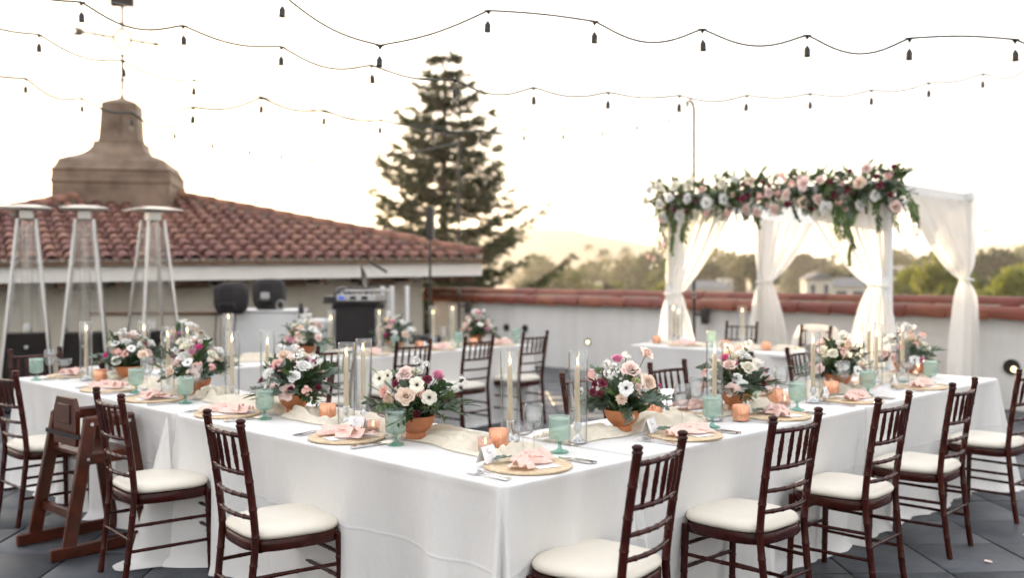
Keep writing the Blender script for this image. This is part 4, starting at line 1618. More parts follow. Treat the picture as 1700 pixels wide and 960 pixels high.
FL = {}
for kk, cc in (('cream', 'cream'), ('white', 'white'), ('blush', 'blush'), ('peach', 'peach'), ('wine', 'wine')):
    FL['rose_' + kk] = rose_mesh('rose', PET[cc], hash(kk) % 7 + 3 if False else len(kk) * 7)
FL['ran_pink'] = ranunculus_mesh('ranunculus', PET['pink'], 4)
FL['ran_hot'] = ranunculus_mesh('ranunculus', PET['hot'], 5)
FL['ran_wine'] = ranunculus_mesh('ranunculus', PET['wine'], 6)
FL['ran_blush'] = ranunculus_mesh('ranunculus', PET['blush'], 8)
FL['ane_white'] = anemone_mesh('anemone', PET['white'], 6)
FL['ane_cream'] = anemone_mesh('anemone', PET['cream'], 7)
FL['clu_white'] = cluster_mesh('floret_spray', PET['white'], 8)
FL['clu_coral'] = cluster_mesh('floret_spray', PET['coral'], 9)
FL['sto_peach'] = stock_mesh('dahlia', PET['peach'], 10)
FL['sto_coral'] = stock_mesh('dahlia', PET['coral'], 12)
FL['sto_white'] = stock_mesh('dahlia', PET['white'], 13)
FL['bud_lime'] = rose_mesh('bud', PET['lime'], 14, 12, .6)
FC = centre_mesh()
FNAME = {'rose': 'rose', 'ran': 'ranunculus', 'ane': 'anemone', 'clu': 'floret_spray', 'sto': 'dahlia', 'bud': 'bud'}


def leaf_blade(b, p, d, nrm, L, W, fold=.25, droop=.15, seg=3):
    d = d.normalized()
    s = d.cross(nrm)
    s = s.normalized() if s.length > 1e-5 else d.orthogonal().normalized()
    n = s.cross(d)
    vs = []
    for k in range(seg + 1):
        u = k / seg
        w = W * .5 * math.sin(PI * (u * .92 + .06)) ** .75
        c = p + d * L * u - n * droop * L * u * u
        vs += [c - s * w + n * fold * w, c, c + s * w + n * fold * w]
    fs = []
    for k in range(seg):
        o = k * 3
        fs += [(o, o + 1, o + 4, o + 3), (o + 1, o + 2, o + 5, o + 4)]
    b.add(vs, fs)


def round_leaf(b, p, d, nrm, R):
    d = d.normalized()
    s = d.cross(nrm)
    s = s.normalized() if s.length > 1e-5 else d.orthogonal().normalized()
    n = s.cross(d)
    c = p + d * R
    vs = [c + n * R * .12] + [c + (d * math.cos(a) + s * math.sin(a) * .9) * R for a in [2 * PI * k / 8 for k in range(8)]]
    b.add(vs, [(0, 1 + k, 1 + (k + 1) % 8) for k in range(8)])


def sprig_mesh(kind, seed):
    """sprig along +x, unit length 1"""
    rn = random.Random(seed)
    b = MB()
    pts = [Vector((u, .08 * math.sin(u * 3 + seed), .10 * u - .22 * u * u)) for u in [k / 8 for k in range(9)]]
    b.tube(pts, lambda u: .012 * (1 - .7 * u), 4)
    def at(u):
        j = min(7, int(u * 8))
        return pts[j].lerp(pts[j + 1], u * 8 - j)
    if kind == 'euc':
        for k in range(11):
            u = .12 + .85 * k / 10
            for sgn in (-1, 1):
                d = Vector((.5, sgn * rn.uniform(.7, 1.1), rn.uniform(-.3, .6)))
                round_leaf(b, at(u), d, Vector((rn.uniform(-.4, .4), rn.uniform(-.4, .4), 1)), rn.uniform(.09, .135) * (1.15 - .5 * u))
    elif kind == 'ruscus':
        for k in range(10):
            u = .12 + .86 * k / 9
            for sgn in (-1, 1):
                d = Vector((.75, sgn * rn.uniform(.5, .9), rn.uniform(-.2, .45)))
                leaf_blade(b, at(u), d, Vector((rn.uniform(-.3, .3), rn.uniform(-.3, .3), 1)), rn.uniform(.26, .36) * (1.15 - .4 * u), .10)
    elif kind == 'fine':
        for k in range(20):
            u = .10 + .88 * k / 19
            for sgn in (-1, 1, 0):
                d = Vector((.6, sgn * rn.uniform(.6, 1.1), rn.uniform(-.5, .8)))
                leaf_blade(b, at(u), d, Vector((rn.uniform(-.5, .5), rn.uniform(-.5, .5), 1)), rn.uniform(.10, .17), .055, seg=2)
    elif kind == 'blade':
        for k in range(5):
            u = .1 + .8 * k / 4
            for sgn in (-1, 1):
                d = Vector((1, sgn * rn.uniform(.2, .55), rn.uniform(-.1, .3)))
                leaf_blade(b, at(u), d, Vector((rn.uniform(-.3, .3), rn.uniform(-.3, .3), 1)), rn.uniform(.40, .55), .085, seg=4)
    mat = {'euc': M['euc'], 'ruscus': M['ruscus'], 'fine': M['greenery'], 'blade': M['ruscus']}[kind]
    return b.mesh(kind + ' sprig', mat)


SP = {k: [sprig_mesh(k, 60 + i * 3) for i in range(3)] for k in ('euc', 'ruscus', 'fine', 'blade')}
SPN = {'euc': 'eucalyptus_sprig', 'ruscus': 'ruscus_sprig', 'fine': 'fern_sprig', 'blade': 'leaf_sprig'}
stem_me = MB().tube([(0, 0, 0), (.03, 0, .5), (0, .02, 1)], .006 * 6, 5).mesh('stem', M['stem'])
bowl_me = None


def bowl_mesh():
    prof = [(.001, .004), (.040, .004), (.043, .0), (.045, .006), (.045, .020), (.040, .026), (.046, .030), (.064, .046), (.077, .068), (.083, .092), (.084, .100), (.081, .1005), (.079, .092), (.070, .066), (.050, .044), (.001, .038)]
    return MB().lathe(prof, 36).mesh('bowl', M['terracotta'], True, 50)


bowl_me = bowl_mesh()


def put_flower(t, kind, p, n, r, rn):
    n = Vector(n).normalized()
    q = n.to_track_quat('Z', 'Y') @ Euler((0, 0, rn.uniform(0, 6.28))).to_quaternion()
    o = inst(FNAME[kind[:3] if kind[:4] != 'rose' else 'rose'], FL[kind], t, p, q, (r * rn.uniform(.94, 1.06), r * rn.uniform(.94, 1.06), r))
    if kind.startswith('ane'):
        inst('flower_centre', FC, o)
    return o


def put_sprig(t, kind, p, d, L, rn, roll=None):
    d = Vector(d).normalized()
    q = d.to_track_quat('X', 'Z') @ Euler((rn.uniform(-.6, .6) if roll is None else roll, 0, 0)).to_quaternion()
    return inst(SPN[kind], rn.choice(SP[kind]), t, p, q, L)


PALETTES = [
    ['rose_blush', 'rose_cream', 'ane_white', 'rose_white', 'rose_peach', 'clu_white', 'ran_wine', 'rose_blush', 'ane_cream', 'clu_coral', 'ran_blush', 'rose_white', 'ran_pink', 'sto_peach', 'rose_cream', 'ran_hot'],
    ['rose_white', 'ane_white', 'rose_blush', 'rose_cream', 'ran_wine', 'clu_white', 'rose_peach', 'rose_white', 'ran_pink', 'ane_white', 'clu_coral', 'sto_white', 'ran_hot', 'rose_blush', 'ran_wine', 'rose_cream'],
]


KEEP = []        # spots on the tables that the runners must leave free


def arrangement(x, y, label, seed, hero=None, pal=0, nfl=20, spread=1.0, zlift=1.0, face=None):
    rn = random.Random(seed)
    KEEP.append((x, y, .055))
    t = thing('flower_arrangement', label, 'flowers', (x, y, TZ + .006), None, 'flower bowls along the tables')
    # camera-facing frame of the terrace: lateral axis lx, towards-viewer axis fx
    lx, fx = Vector((R2, -R2, 0)), Vector((-R2, -R2, 0))
    inst('bowl', bowl_me, t, (0, 0, 0), rn.uniform(0, 6))
    top = Vector((0, 0, .10))
    core = MB()
    for k in range(60):        # moss-like filling so no hole shows through the middle
        a = rn.uniform(0, 6.28)
        rr = rn.uniform(0, .10)
        leaf_blade(core, Vector((rr * .5 * math.cos(a), rr * .5 * math.sin(a), .085)), Vector((math.cos(a) * rr * 8, math.sin(a) * rr * 8, rn.uniform(.3, 1.4))), Vector((rn.uniform(-1, 1), rn.uniform(-1, 1), .4)), rn.uniform(.08, .13), .032)
    core.build('foliage', M['ruscus'], t, True)
    done = []
    if hero:
        for kind, dx, dz, r, *dep in hero:
            dd = dep[0] if dep else .085 + rn.uniform(-.02, .02) - .10 * (dx / .2) ** 2
            p = top + lx * dx + fx * dd + Vector((0, 0, dz))
            n = (lx * dx * 1.2 + fx * (dd + .10) + Vector((0, 0, dz * .75)))
            if kind.startswith('ane'):
                n += fx * .22
            put_flower(t, kind, p, n, r, rn)
            done.append(p)
            q = top + Vector((0, 0, .02))
            inst('stem', stem_me, t, q, (p - q).to_track_quat('Z', 'Y'), (.06, .06, (p - q).length))
    names = PALETTES[pal % 2][:]
    tries = 0
    made = 0
    while made < nfl and tries < 900:
        tries += 1
        a = rn.uniform(0, 6.28)
        el = rn.uniform(.05, 1.45)
        R = rn.uniform(.13, .17) * spread
        v = Vector((math.cos(a) * math.cos(el), math.sin(a) * math.cos(el), math.sin(el) * 1.05 * zlift))
        p = top + v * R + Vector((0, 0, .015))
        kind = names[made % len(names)]
        r = {'rose': rn.uniform(.036, .048), 'ran_': rn.uniform(.026, .034), 'ane_': rn.uniform(.032, .038), 'clu_': rn.uniform(.032, .042), 'sto_': rn.uniform(.032, .042)}[kind[:4]]
        if kind == 'ran_wine':
            r *= .72
        if hero and (p - top).dot(fx) > -.02:
            continue
        if any((p - o).length < (r * .85 + .022) for o in done):
            continue
        put_flower(t, kind, p, v + Vector((0, 0, .25)), r, rn)
        done.append(p)
        made += 1
    # airy sprays standing above
    for k in range(3 if not hero else 1):
        a = rn.uniform(0, 6.28)
        p = top + Vector((math.cos(a) * .07, math.sin(a) * .07, rn.uniform(.19, .235) * zlift))
        put_flower(t, 'clu_white', p, (0, 0, 1), .026, rn)
        q = top + Vector((0, 0, .03))
        inst('stem', stem_me, t, q, (p - q).to_track_quat('Z', 'Y'), (.06, .06, (p - q).length))
    # skirts of greenery
    for k in range(24):
        a = rn.uniform(0, 6.28)
        kind = rn.choice(('euc', 'euc', 'euc', 'ruscus', 'fine', 'blade'))
        el = rn.uniform(-.22, .42)
        L = rn.uniform(.11, .185) * spread
        d = Vector((math.cos(a) * math.cos(el), math.sin(a) * math.cos(el), math.sin(el)))
        put_sprig(t, kind, top + Vector((math.cos(a) * .05, math.sin(a) * .05, rn.uniform(.015, .06))), d, L, rn)
    for k in range(9):
        a = rn.uniform(0, 6.28)
        el = rn.uniform(.5, 1.3)
        d = Vector((math.cos(a) * math.cos(el), math.sin(a) * math.cos(el), math.sin(el)))
        put_sprig(t, rn.choice(('fine', 'euc', 'ruscus')), top + d * .05, d, rn.uniform(.13, .19) * zlift, rn)
    return t


HERO1 = [('ane_cream', -.159, .165, .037), ('ane_cream', .015, .148, .036, .12), ('ane_cream', .070, .097, .035, .14), ('rose_peach', -.031, .100, .046, .12), ('rose_blush', -.046, .185, .042, .03), ('ran_pink', .100, .180, .034, .04),
         ('rose_wine', .055, .165, .024, .06), ('sto_coral', -.139, .110, .032), ('sto_peach', -.121, .070, .038), ('clu_white', .0, .240, .026, .0), ('clu_white', .165, .130, .034), ('clu_white', .200, .155, .030),
         ('ran_hot', .142, .075, .022), ('ran_wine', .012, .022, .020, .11), ('clu_coral', .03, .11, .026, .10), ('rose_wine', -.085, .145, .020, .04), ('ane_cream', -.122, .178, .026, .02), ('ran_wine', .18, .09, .016, .03),
         ('bud_lime', -.21, .13, .012), ('bud_lime', -.19, .205, .010), ('bud_lime', .11, .135, .014, .08), ('rose_white', .125, .135, .030, -.01)]
HERO2 = [('rose_blush', .028, .190, .048, .07), ('rose_peach', .113, .130, .042, .06), ('rose_blush', .113, .257, .038, .0), ('ran_pink', -.026, .235, .032, .03), ('rose_wine', -.096, .128, .023), ('rose_wine', -.128, .120, .019), ('rose_wine', -.137, .083, .023),
         ('rose_wine', -.109, .076, .021), ('ane_white', .002, .113, .037, .14), ('clu_white', -.060, .174, .034, .07), ('clu_white', -.02, .165, .032, .06), ('clu_coral', -.143, .157, .036, .03), ('sto_peach', -.017, .063, .030, .13), ('bud_lime', .054, .144, .020, .12),
         ('ran_blush', .058, .115, .020, .12), ('clu_coral', .06, .08, .020, .12), ('clu_white', .02, .245, .026, .0), ('clu_white', -.075, .21, .026, .02), ('ran_hot', .175, .11, .014, .0), ('clu_white', -.20, .085, .03, .0), ('clu_white', .022, -.02, .022, .115)]
ARR = [
    (2.76, 3.36, 'terracotta bowl of cream anemones and peach roses, beside the near corner on the left row', 101, HERO1, 0, 10),
    (2.80, 4.40, 'terracotta bowl of white flowers with one bright pink bloom, second on the left row', 102, None, 1, 22),
    (2.80, 5.46, 'terracotta bowl with a magenta ranunculus, third along the left row', 103, None, 0, 20),
    (2.84, 6.50, 'terracotta bowl of pale roses at the far end of the left row', 104, None, 1, 20),
    (3.56, 2.84, 'terracotta bowl with dark red roses and a tall blush rose, nearest on the right row', 105, HERO2, 1, 9),
    (4.50, 2.82, 'terracotta bowl of white blooms with pink low in front, second on the right row', 106, None, 1, 22),
    (5.76, 2.88, 'terracotta bowl with small cream roses and dark leaves, third on the right row', 107, None, 0, 20),
    (6.85, 2.92, 'terracotta bowl of mixed flowers at the far end of the right row', 108, None, 1, 22),
    (4.72, 7.25, 'terracotta bowl of blush and white flowers on the back row, left', 109, None, 0, 20),
    (5.72, 7.27, 'terracotta bowl of mostly white flowers on the back row, middle', 110, None, 1, 20),
    (6.80, 7.30, 'terracotta bowl of pink and red flowers at the right end of the back row', 111, None, 0, 18),
    (3.62, 7.22, 'terracotta bowl of large white blooms behind the left row candles', 112, None, 1, 20),
]
for (x, y, lab, sd, hero, pal, nf) in ARR:
    arrangement(x, y, lab, sd, hero, pal, nf if hero else nf + 10, spread=1.0 if hero else 1.06, zlift=1.0 if hero else 1.12)
# ------------------------------------------------------------------ runners
def runner(p0, p1, seed, label, w=.40):
    p0, p1 = Vector(p0), Vector(p1)
    d = (p1 - p0)
    L = d.length
    d.normalize()
    s = Vector((-d.y, d.x, 0))
    nu, nv = int(L / .010), 44
    near = [k for k in KEEP if -.2 < (Vector((k[0], k[1], 0)) - p0).dot(d) < L + .2 and abs((Vector((k[0], k[1], 0)) - p0).dot(s)) < .4]
    def f(u, v):
        x = u * L
        q = 2 * v - 1
        n1 = noise.noise(Vector((x * 1.7, seed, 0)))
        wid = w * (.58 + .38 * n1 + .10 * noise.noise(Vector((x * 5, seed, 4))))
        ctr = .05 * noise.noise(Vector((x * 1.3, seed, 9)))
        e = 1 - abs(q) ** 4
        warp = 2.6 * noise.noise(Vector((x * 1.6, q * .9, seed + 3))) + 1.2 * noise.noise(Vector((x * 4.5, q * 1.6, seed + 6)))
        fold = abs(math.sin(q * 5.2 + warp + x * 1.1)) ** .8
        fold2 = abs(math.sin(q * 15 - warp * 3.1 + x * 5.0))
        puff = max(0, noise.noise(Vector((x * 2.6, q * .8, seed + 20))) + .25)
        h = .004 + e * (.007 + .018 * fold + .012 * fold2 + puff * (.014 + .036 * fold))
        o = p0 + d * (x + .03 * noise.noise(Vector((x * 4, q * 2, seed + 8))) * e) + s * (ctr + q * wid * .5 + .05 * noise.noise(Vector((x * 5, q * 1.2, seed + 12))))
        for (kx, ky, kr) in near:
            r = math.hypot(o.x - kx, o.y - ky)
            if r < kr + .07:
                t = max(0, min(1, (r - kr) / .07))
                h = .003 + (h - .003) * t * t * (3 - 2 * t)
        return (o.x, o.y, TZ + .003 + h)
    b = MB()
    b.grid(f, nu, nv)
    return tag(b.build('table_runner', M['gauze'], None, True, None), label, 'table runner')


# ------------------------------------------------------------------ tableware meshes
ribbed_goblet = MB().lathe([(.0005, .0490), (.028, .0495), (.037, .0525), (.0425, .060), (.0440, .070), (.0442, .149), (.0430, .1505), (.0420, .149), (.0418, .072), (.0405, .064), (.036, .057), (.0005, .0545)], 88, ribs=44, ribamp=.010).mesh('cup', M['goblet'])
goblet_fill = MB().lathe([(.0005, .141), (.0412, .1405), (.0412, .138)], 24).mesh('liquid', pm('pale green liquid', (.62, .72, .64), .2, transl=.5))
goblet_stem = MB().lathe([(.0005, .002), (.037, .002), (.0385, .004), (.035, .007), (.016, .012), (.0085, .018), (.007, .026), (.007, .036), (.010, .043), (.024, .0487), (.0005, .0488)], 28).mesh('stem', M['goblet_stem'])
wine_bowl = MB().lathe([(.0005, .098), (.018, .100), (.030, .110), (.036, .126), (.0375, .146), (.0365, .205), (.0357, .205), (.0366, .146), (.0350, .127), (.029, .112), (.017, .102), (.0005, .1005)], 28).mesh('bowl', M['wineglass'])
wine_stem = MB().lathe([(.0005, .002), (.034, .002), (.035, .0035), (.02, .006), (.006, .011), (.004, .02), (.0038, .085), (.006, .095), (.014, .0995), (.0005, .0995)], 22).mesh('stem', M['wineglass'])
water_lvl = MB().lathe([(.0005, .150), (.0355, .150)], 22).mesh('water', M['glass'])
coupe_bowl = MB().lathe([(.0005, .088), (.022, .091), (.040, .102), (.047, .120), (.0475, .140), (.0467, .140), (.046, .121), (.039, .1035), (.021, .093), (.0005, .090)], 28).mesh('bowl', M['wineglass'])
coupe_stem = MB().lathe([(.0005, .002), (.033, .002), (.034, .0035), (.02, .006), (.006, .011), (.004, .02), (.0038, .078), (.007, .086), (.012, .0895), (.0005, .0895)], 22).mesh('stem', M['wineglass'])
tumbler_me = MB().lathe([(.0005, .004), (.028, .004), (.030, .0), (.031, .004), (.038, .118), (.0373, .118), (.0302, .008), (.0005, .008)], 28).mesh('silver_tumbler', pm('mirror silver', (.78, .78, .80), .06, 1.0))
copper_cup = MB().lathe([(.0005, .003), (.036, .003), (.039, .007), (.040, .014), (.0405, .078), (.0392, .080), (.0382, .078), (.0378, .014), (.0005, .010)], 84, ribs=21, ribamp=.03).mesh('votive_cup', M['copper'])
pink_cup = MB().lathe([(.0005, .003), (.029, .003), (.030, .006), (.031, .056), (.0298, .0565), (.029, .054), (.028, .009), (.0005, .008)], 28).mesh('votive_cup', M['pinkglass'])
tea_wax = MB().lathe([(.0005, .0), (.024, .0), (.024, .022), (.0005, .021)], 18).mesh('tea_light', M['wax'])
tea_flame = MB().lathe([(.0005, .0), (.005, .006), (.0045, .014), (.0005, .026)], 8).mesh('flame', M['flame_s'])
cyl_me = MB().lathe([(.0395, .001), (.0405, .0), (.0415, .001), (.0415, .392), (.0405, .394), (.0392, .392), (.0392, .001)], 36).mesh('glass_chimney', M['glass'])
holder_me = MB().lathe([(.0005, .0), (.034, .0), (.035, .004), (.030, .009), (.018, .016), (.010, .028), (.0075, .040), (.009, .048), (.014, .053), (.0165, .060), (.017, .082), (.0185, .085), (.0175, .088), (.012, .087), (.012, .070), (.0005, .068)], 26).mesh('candle_holder', M['steel'])
taper_me = MB().lathe([(.0005, .0), (.0122, .0), (.0122, .02), (.0108, .25), (.0095, .262), (.004, .266), (.0005, .266)], 18).mesh('taper', M['taper'])
wick_me = MB().tube([(0, 0, 0), (.0006, 0, .008), (.002, 0, .013)], .0009, 5).mesh('wick', M['black'])
flame_me = MB().lathe([(.0004, .0), (.0036, .005), (.0048, .011), (.0036, .020), (.0017, .029), (.0004, .036)], 10).mesh('flame', M['flame'])
charger_prof = [(.0005, .006)] + [(.006 + .158 * k / 46, .006 + .0022 * (k % 2)) for k in range(47)] + [(.166, .010), (.169, .007), (.167, .001), (.02, .0)]
charger_me = MB().lathe(charger_prof, 56).mesh('charger_plate', M['rattan'])


def napkin_mesh(seed):
    rn = random.Random(seed)
    b = MB()
    k0 = .34
    def f(u, v):
        x = (u - .5) * .245
        t = 2 * v - 1
        pinch = math.exp(-((u - k0) / .09) ** 2)
        wd = .018 + (.050 + .022 * noise.noise(Vector((u * 4, seed, 0)))) * (1 - pinch) * min(1, .35 + u * 1.3)
        y = t * wd + .016 * noise.noise(Vector((u * 3, t * 1.5, seed)))
        fold = math.sin(t * 5.5 + 3 * noise.noise(Vector((u * 3, t, seed))) + u * 3)
        e = 1 - abs(t) ** 4
        z = .006 + e * (.014 + .010 * fold * (1 - .4 * pinch) + .014 * pinch + .010 * noise.noise(Vector((u * 7, t * 2.5, seed + 3))))
        return (x, y, max(.002, z))
    b.grid(f, 44, 26)
    # the fold turned over
    def g(u, v):
        x = -.02 + u * .10 + .012 * noise.noise(Vector((u * 5, v * 3, seed + 8)))
        t = 2 * v - 1
        wd = .014 + .045 * u
        z = .020 + .014 * (1 - t * t) + .008 * math.sin(t * 6 + u * 5) + .006 * noise.noise(Vector((u * 6, t * 3, seed + 6)))
        return (x, t * wd + .01 * math.sin(u * 4), z)
    b.grid(g, 20, 18)
    return b.mesh('napkin', M['napkin'])


NAP = [napkin_mesh(k * 3 + 1) for k in range(4)]
menu_me = MB().box((-.05, -.115, 0), (.05, .115, .0016)).mesh('menu_card', M['paper'], False)


def fork_mesh():
    b = MB()
    pr = [(-.105, .0075, .001), (-.098, .0095, .001), (-.06, .0070, .002), (.0, .0038, .006), (.030, .0040, .006), (.042, .0105, .004), (.055, .0125, .002)]
    vs, fs = [], []
    for (y, w, z) in pr:
        vs += [(-w, y, z), (w, y, z), (w, y, z + .0022), (-w, y, z + .0022)]
    for k in range(len(pr) - 1):
        o = k * 4
        for j in range(4):
            fs.append((o + j, o + (j + 1) % 4, o + 4 + (j + 1) % 4, o + 4 + j))
    fs += [(3, 2, 1, 0), tuple(range((len(pr) - 1) * 4, len(pr) * 4))]
    b.add(vs, fs)
    for k in range(4):
        x = -.0106 + .0071 * k
        b.bar((x, .054, .003), (x * .97, .098, .0075), .0034, .0018)
    return b.mesh('fork', M['steel'], True, 40)


def knife_mesh():
    b = MB()
    pr = [(-.115, .0070, .0060), (-.108, .0085, .0065), (-.02, .0062, .0060), (-.005, .0060, .0050), (.0, .0085, .0016), (.06, .0095, .0014), (.105, .0070, .0012), (.120, .0012, .0010)]
    vs, fs = [], []
    for (y, w, h) in pr:
        vs += [(-w, y, .001), (w * .8, y, .001), (w * .8, y, .001 + h), (-w, y, .001 + h)]
    for k in range(len(pr) - 1):
        o = k * 4
        for j in range(4):
            fs.append((o + j, o + (j + 1) % 4, o + 4 + (j + 1) % 4, o + 4 + j))
    fs += [(3, 2, 1, 0), tuple(range((len(pr) - 1) * 4, len(pr) * 4))]
    return b.add(vs, fs).mesh('knife', M['steel'], True, 35)


FORK, KNIFE = fork_mesh(), knife_mesh()
card_front = MB().add([(-.045, 0, 0), (.045, 0, 0), (.045, .022, .062), (-.045, .022, .062), (-.045, .0008, -.0003), (.045, .0008, -.0003), (.045, .0228, .0617), (-.045, .0228, .0617)],
                      [(0, 1, 2, 3), (7, 6, 5, 4), (0, 3, 7, 4), (1, 5, 6, 2), (3, 2, 6, 7), (0, 4, 5, 1)]).mesh('front_flap', M['paper'], False)
card_back = MB().add([(-.045, .046, 0), (-.045, .0235, .062), (.045, .0235, .062), (.045, .046, 0), (-.045, .0468, 0), (-.045, .0242, .0623), (.045, .0242, .0623), (.045, .0468, 0)],
                     [(0, 1, 2, 3), (7, 6, 5, 4), (0, 4, 5, 1), (3, 2, 6, 7), (0, 3, 7, 4)]).mesh('back_flap', M['paper'], False)


def script_mesh(seed):
    rn = random.Random(seed)
    b = MB()
    def P(x, h):
        return (x, .022 * h / .062 - .0006, h + .0004)
    pts = []
    for k in range(26):
        u = k / 25
        pts.append(P(-.012 + .026 * u, .036 + .0045 * math.sin(u * 21 + seed) * (1 - .4 * u) + .003 * math.sin(u * 50)))
    b.tube(pts, .00032, 4)
    pts = [P(-.010 + .013 * math.cos(a) * .5, .046 + .007 * math.sin(a * 1.3)) for a in [k * .5 for k in range(12)]]
    b.tube(pts, .0004, 4)
    b.tube([P(-.014 + .028 * k / 8, .024 + .0008 * math.sin(k * 2.1)) for k in range(9)], .0003, 4)
    return b.mesh('script', M['ink'])


SCRIPT = [script_mesh(k) for k in range(3)]


def goblet(x, y, label, z=TZ + .003):
    KEEP.append((x, y, .04))
    t = thing('green_goblet', label, 'goblet', (x, y, z), rng.uniform(0, 6), 'green ribbed goblets')
    inst('cup', ribbed_goblet, t)
    inst('liquid', goblet_fill, t)
    inst('stem', goblet_stem, t)


def wine(x, y, label, kind='wine', z=TZ + .003):
    KEEP.append((x, y, .036))
    t = thing('wine_glass' if kind == 'wine' else 'coupe_glass', label, 'glass', (x, y, z), rng.uniform(0, 6), 'clear stemmed glasses')
    inst('bowl', wine_bowl if kind == 'wine' else coupe_bowl, t)
    inst('stem', wine_stem if kind == 'wine' else coupe_stem, t)


def copper(x, y, label, z=TZ + .003):
    KEEP.append((x, y, .045))
    t = thing('copper_votive', label, 'candle holder', (x, y, z), rng.uniform(0, 6), 'ribbed copper votive cups')
    inst('cup', copper_cup, t)
    inst('tea_light', tea_wax, t, (0, 0, .012))
    inst('flame', tea_flame, t, (0, 0, .036))


def votive(x, y, label, z=TZ + .003):
    KEEP.append((x, y, .035))
    t = thing('pink_votive', label, 'candle holder', (x, y, z), None, 'pink glass votives')
    inst('cup', pink_cup, t)
    inst('tea_light', tea_wax, t, (0, 0, .0095), None, .95)
    inst('flame', tea_flame, t, (0, 0, .031))


def candle(x, y, where, h=1.0, z=TZ + .006, lit=True):
    KEEP.append((x, y, .045))
    t = thing('taper_candle', 'lit ivory taper candle ' + where, 'candle', (x, y, z), None, 'taper candles along the tables')
    inst('candle_holder', holder_me, t)
    tp = inst('taper', taper_me, t, (0, 0, .070), (rng.uniform(-.012, .012), rng.uniform(-.012, .012), 0), (1, 1, h))
    inst('wick', wick_me, t, (0, 0, .070 + .266 * h))
    if lit:
        inst('flame', flame_me, t, (0, 0, .0745 + .266 * h), (rng.uniform(-.06, .06), rng.uniform(-.1, .1), 0))
    g = tag(inst('glass_chimney', cyl_me, None, (x, y, z), (rng.uniform(-.01, .01), rng.uniform(-.01, .01), 0)), 'clear glass cylinder round the taper ' + where, 'glass cylinder', 'glass candle cylinders')


# ------------------------------------------------------------------ place settings: rz turns local +y away from the sitter
def setting(x, y, rz, where, k, full=True, card=True, gob=True, wines=('wine',), nap=True):
    z = TZ + .004
    KEEP.append((x, y, .17))
    Rm = Matrix.Rotation(rz, 3, 'Z')
    def w(dx, dy, dz=0):
        return Vector((x, y, z + dz)) + Rm @ Vector((dx, dy, 0))
    tag(inst('charger_plate', charger_me, None, (x, y, z), k * .7), 'round woven rattan charger ' + where, 'plate', 'woven chargers')
    tag(inst('menu_card', menu_me, None, w(.035, .0, .0095), rz - .25), 'white menu card on the charger ' + where, 'card', 'menu cards')
    if nap:
        n = tag(inst('pink_napkin', NAP[k % 4], None, w(-.005, -.01, .012), rz + .35 + .45 * math.sin(k * 2.3), (1 + .08 * math.sin(k * 1.7), 1 + .10 * math.cos(k * 2.9), 1.15)), 'knotted dusty pink napkin on the charger ' + where, 'napkin', 'pink napkins')
    if full:
        for q, dx in enumerate((-.235, -.205)):
            tag(inst('fork', FORK, None, w(dx, -.02 + .012 * q), rz + .05 - .06 * q), ('outer' if q == 0 else 'inner') + ' silver fork left of the charger ' + where, 'fork', 'silver forks')
        for q, dx in enumerate((.205, .228)):
            tag(inst('knife', KNIFE, None, w(dx, -.02 - .01 * q), rz + .04 * (1 - q)), ('inner' if q == 0 else 'outer') + ' silver knife right of the charger ' + where, 'knife', 'silver knives')
    if card:
        c = thing('place_card', 'folded white place card above the charger ' + where, 'card', w(-.085, .105, .012 if True else 0), rz + .25, 'place cards')
        inst('front_flap', card_front, c)
        inst('back_flap', card_back, c)
        inst('script', SCRIPT[k % 3], c)
        s = tag(inst('leaf_sprig', SP['euc'][k % 3], None, w(-.10, .075, .026), (0, -.1, rz + .15), .095), 'small green leaf sprig against the place card ' + where, 'sprig', 'sprigs at the place cards')
    if gob:
        goblet(*w(.285, .045)[:2] if k != 4 else w(.30, .11)[:2], 'green ribbed glass goblet ' + where)
    for q, kd in enumerate(wines):
        wine(*w(.195 - .085 * q, .155 - .02 * q)[:2], ('tall clear wine glass ' if kd == 'wine' else 'shallow clear coupe glass ') + where, kd)


SL = rad(-90)      # sitter faces +X
SETTINGS = [
    (2.545, 3.58, SL + .02, 'nearest the corner on the left row', True, True, True, ('wine', 'coupe')),
    (2.54, 4.62, SL, 'second along the left row', True, False, True, ('wine',)),
    (2.54, 5.46, SL, 'third along the left row', True, False, True, ('wine',)),
    (2.55, 6.12, SL, 'fourth along the left row', True, False, True, ('wine',)),
    (2.66, 2.575, 0.0, 'at the near corner', True, True, True, ('wine', 'coupe')),
    (3.66, 2.56, 0.0, 'second along the right row', True, True, True, ('wine',)),
    (4.48, 2.57, 0.0, 'third along the right row', True, True, True, ('wine',)),
    (5.34, 2.58, 0.0, 'fourth along the right row', True, True, True, ('wine',)),
    (6.26, 2.58, 0.0, 'at the far end of the right row', True, True, True, ('coupe',)),
    (2.70, 7.10, PI, 'at the far left table end', True, True, False, ()),
    (4.36, 3.00, PI, 'inside the right row, first', False, False, False, ('wine',)),
    (5.20, 3.00, PI, 'inside the right row, second', False, False, True, ('wine',)),
    (6.05, 3.00, PI, 'inside the right row, third', False, False, False, ('wine',)),
    (4.50, 7.06, 0.0, 'first on the back row', False, False, True, ('wine',)),
    (5.30, 7.06, 0.0, 'second on the back row', False, True, True, ('wine',)),
    (6.08, 7.06, 0.0, 'third on the back row', False, True, True, ('wine',)),
    (6.90, 7.08, 0.0, 'fourth on the back row', False, True, True, ()),
    (8.15, 5.70, FX, 'on the small table below the canopy', False, True, True, ('coupe',)),
]
for k, (x, y, rz, wh, full, card, gob, wines) in enumerate(SETTINGS):
    setting(x, y, rz, wh, k, full, card, gob, wines)
goblet(2.42, 7.00, 'green ribbed glass goblet at the far left table end')
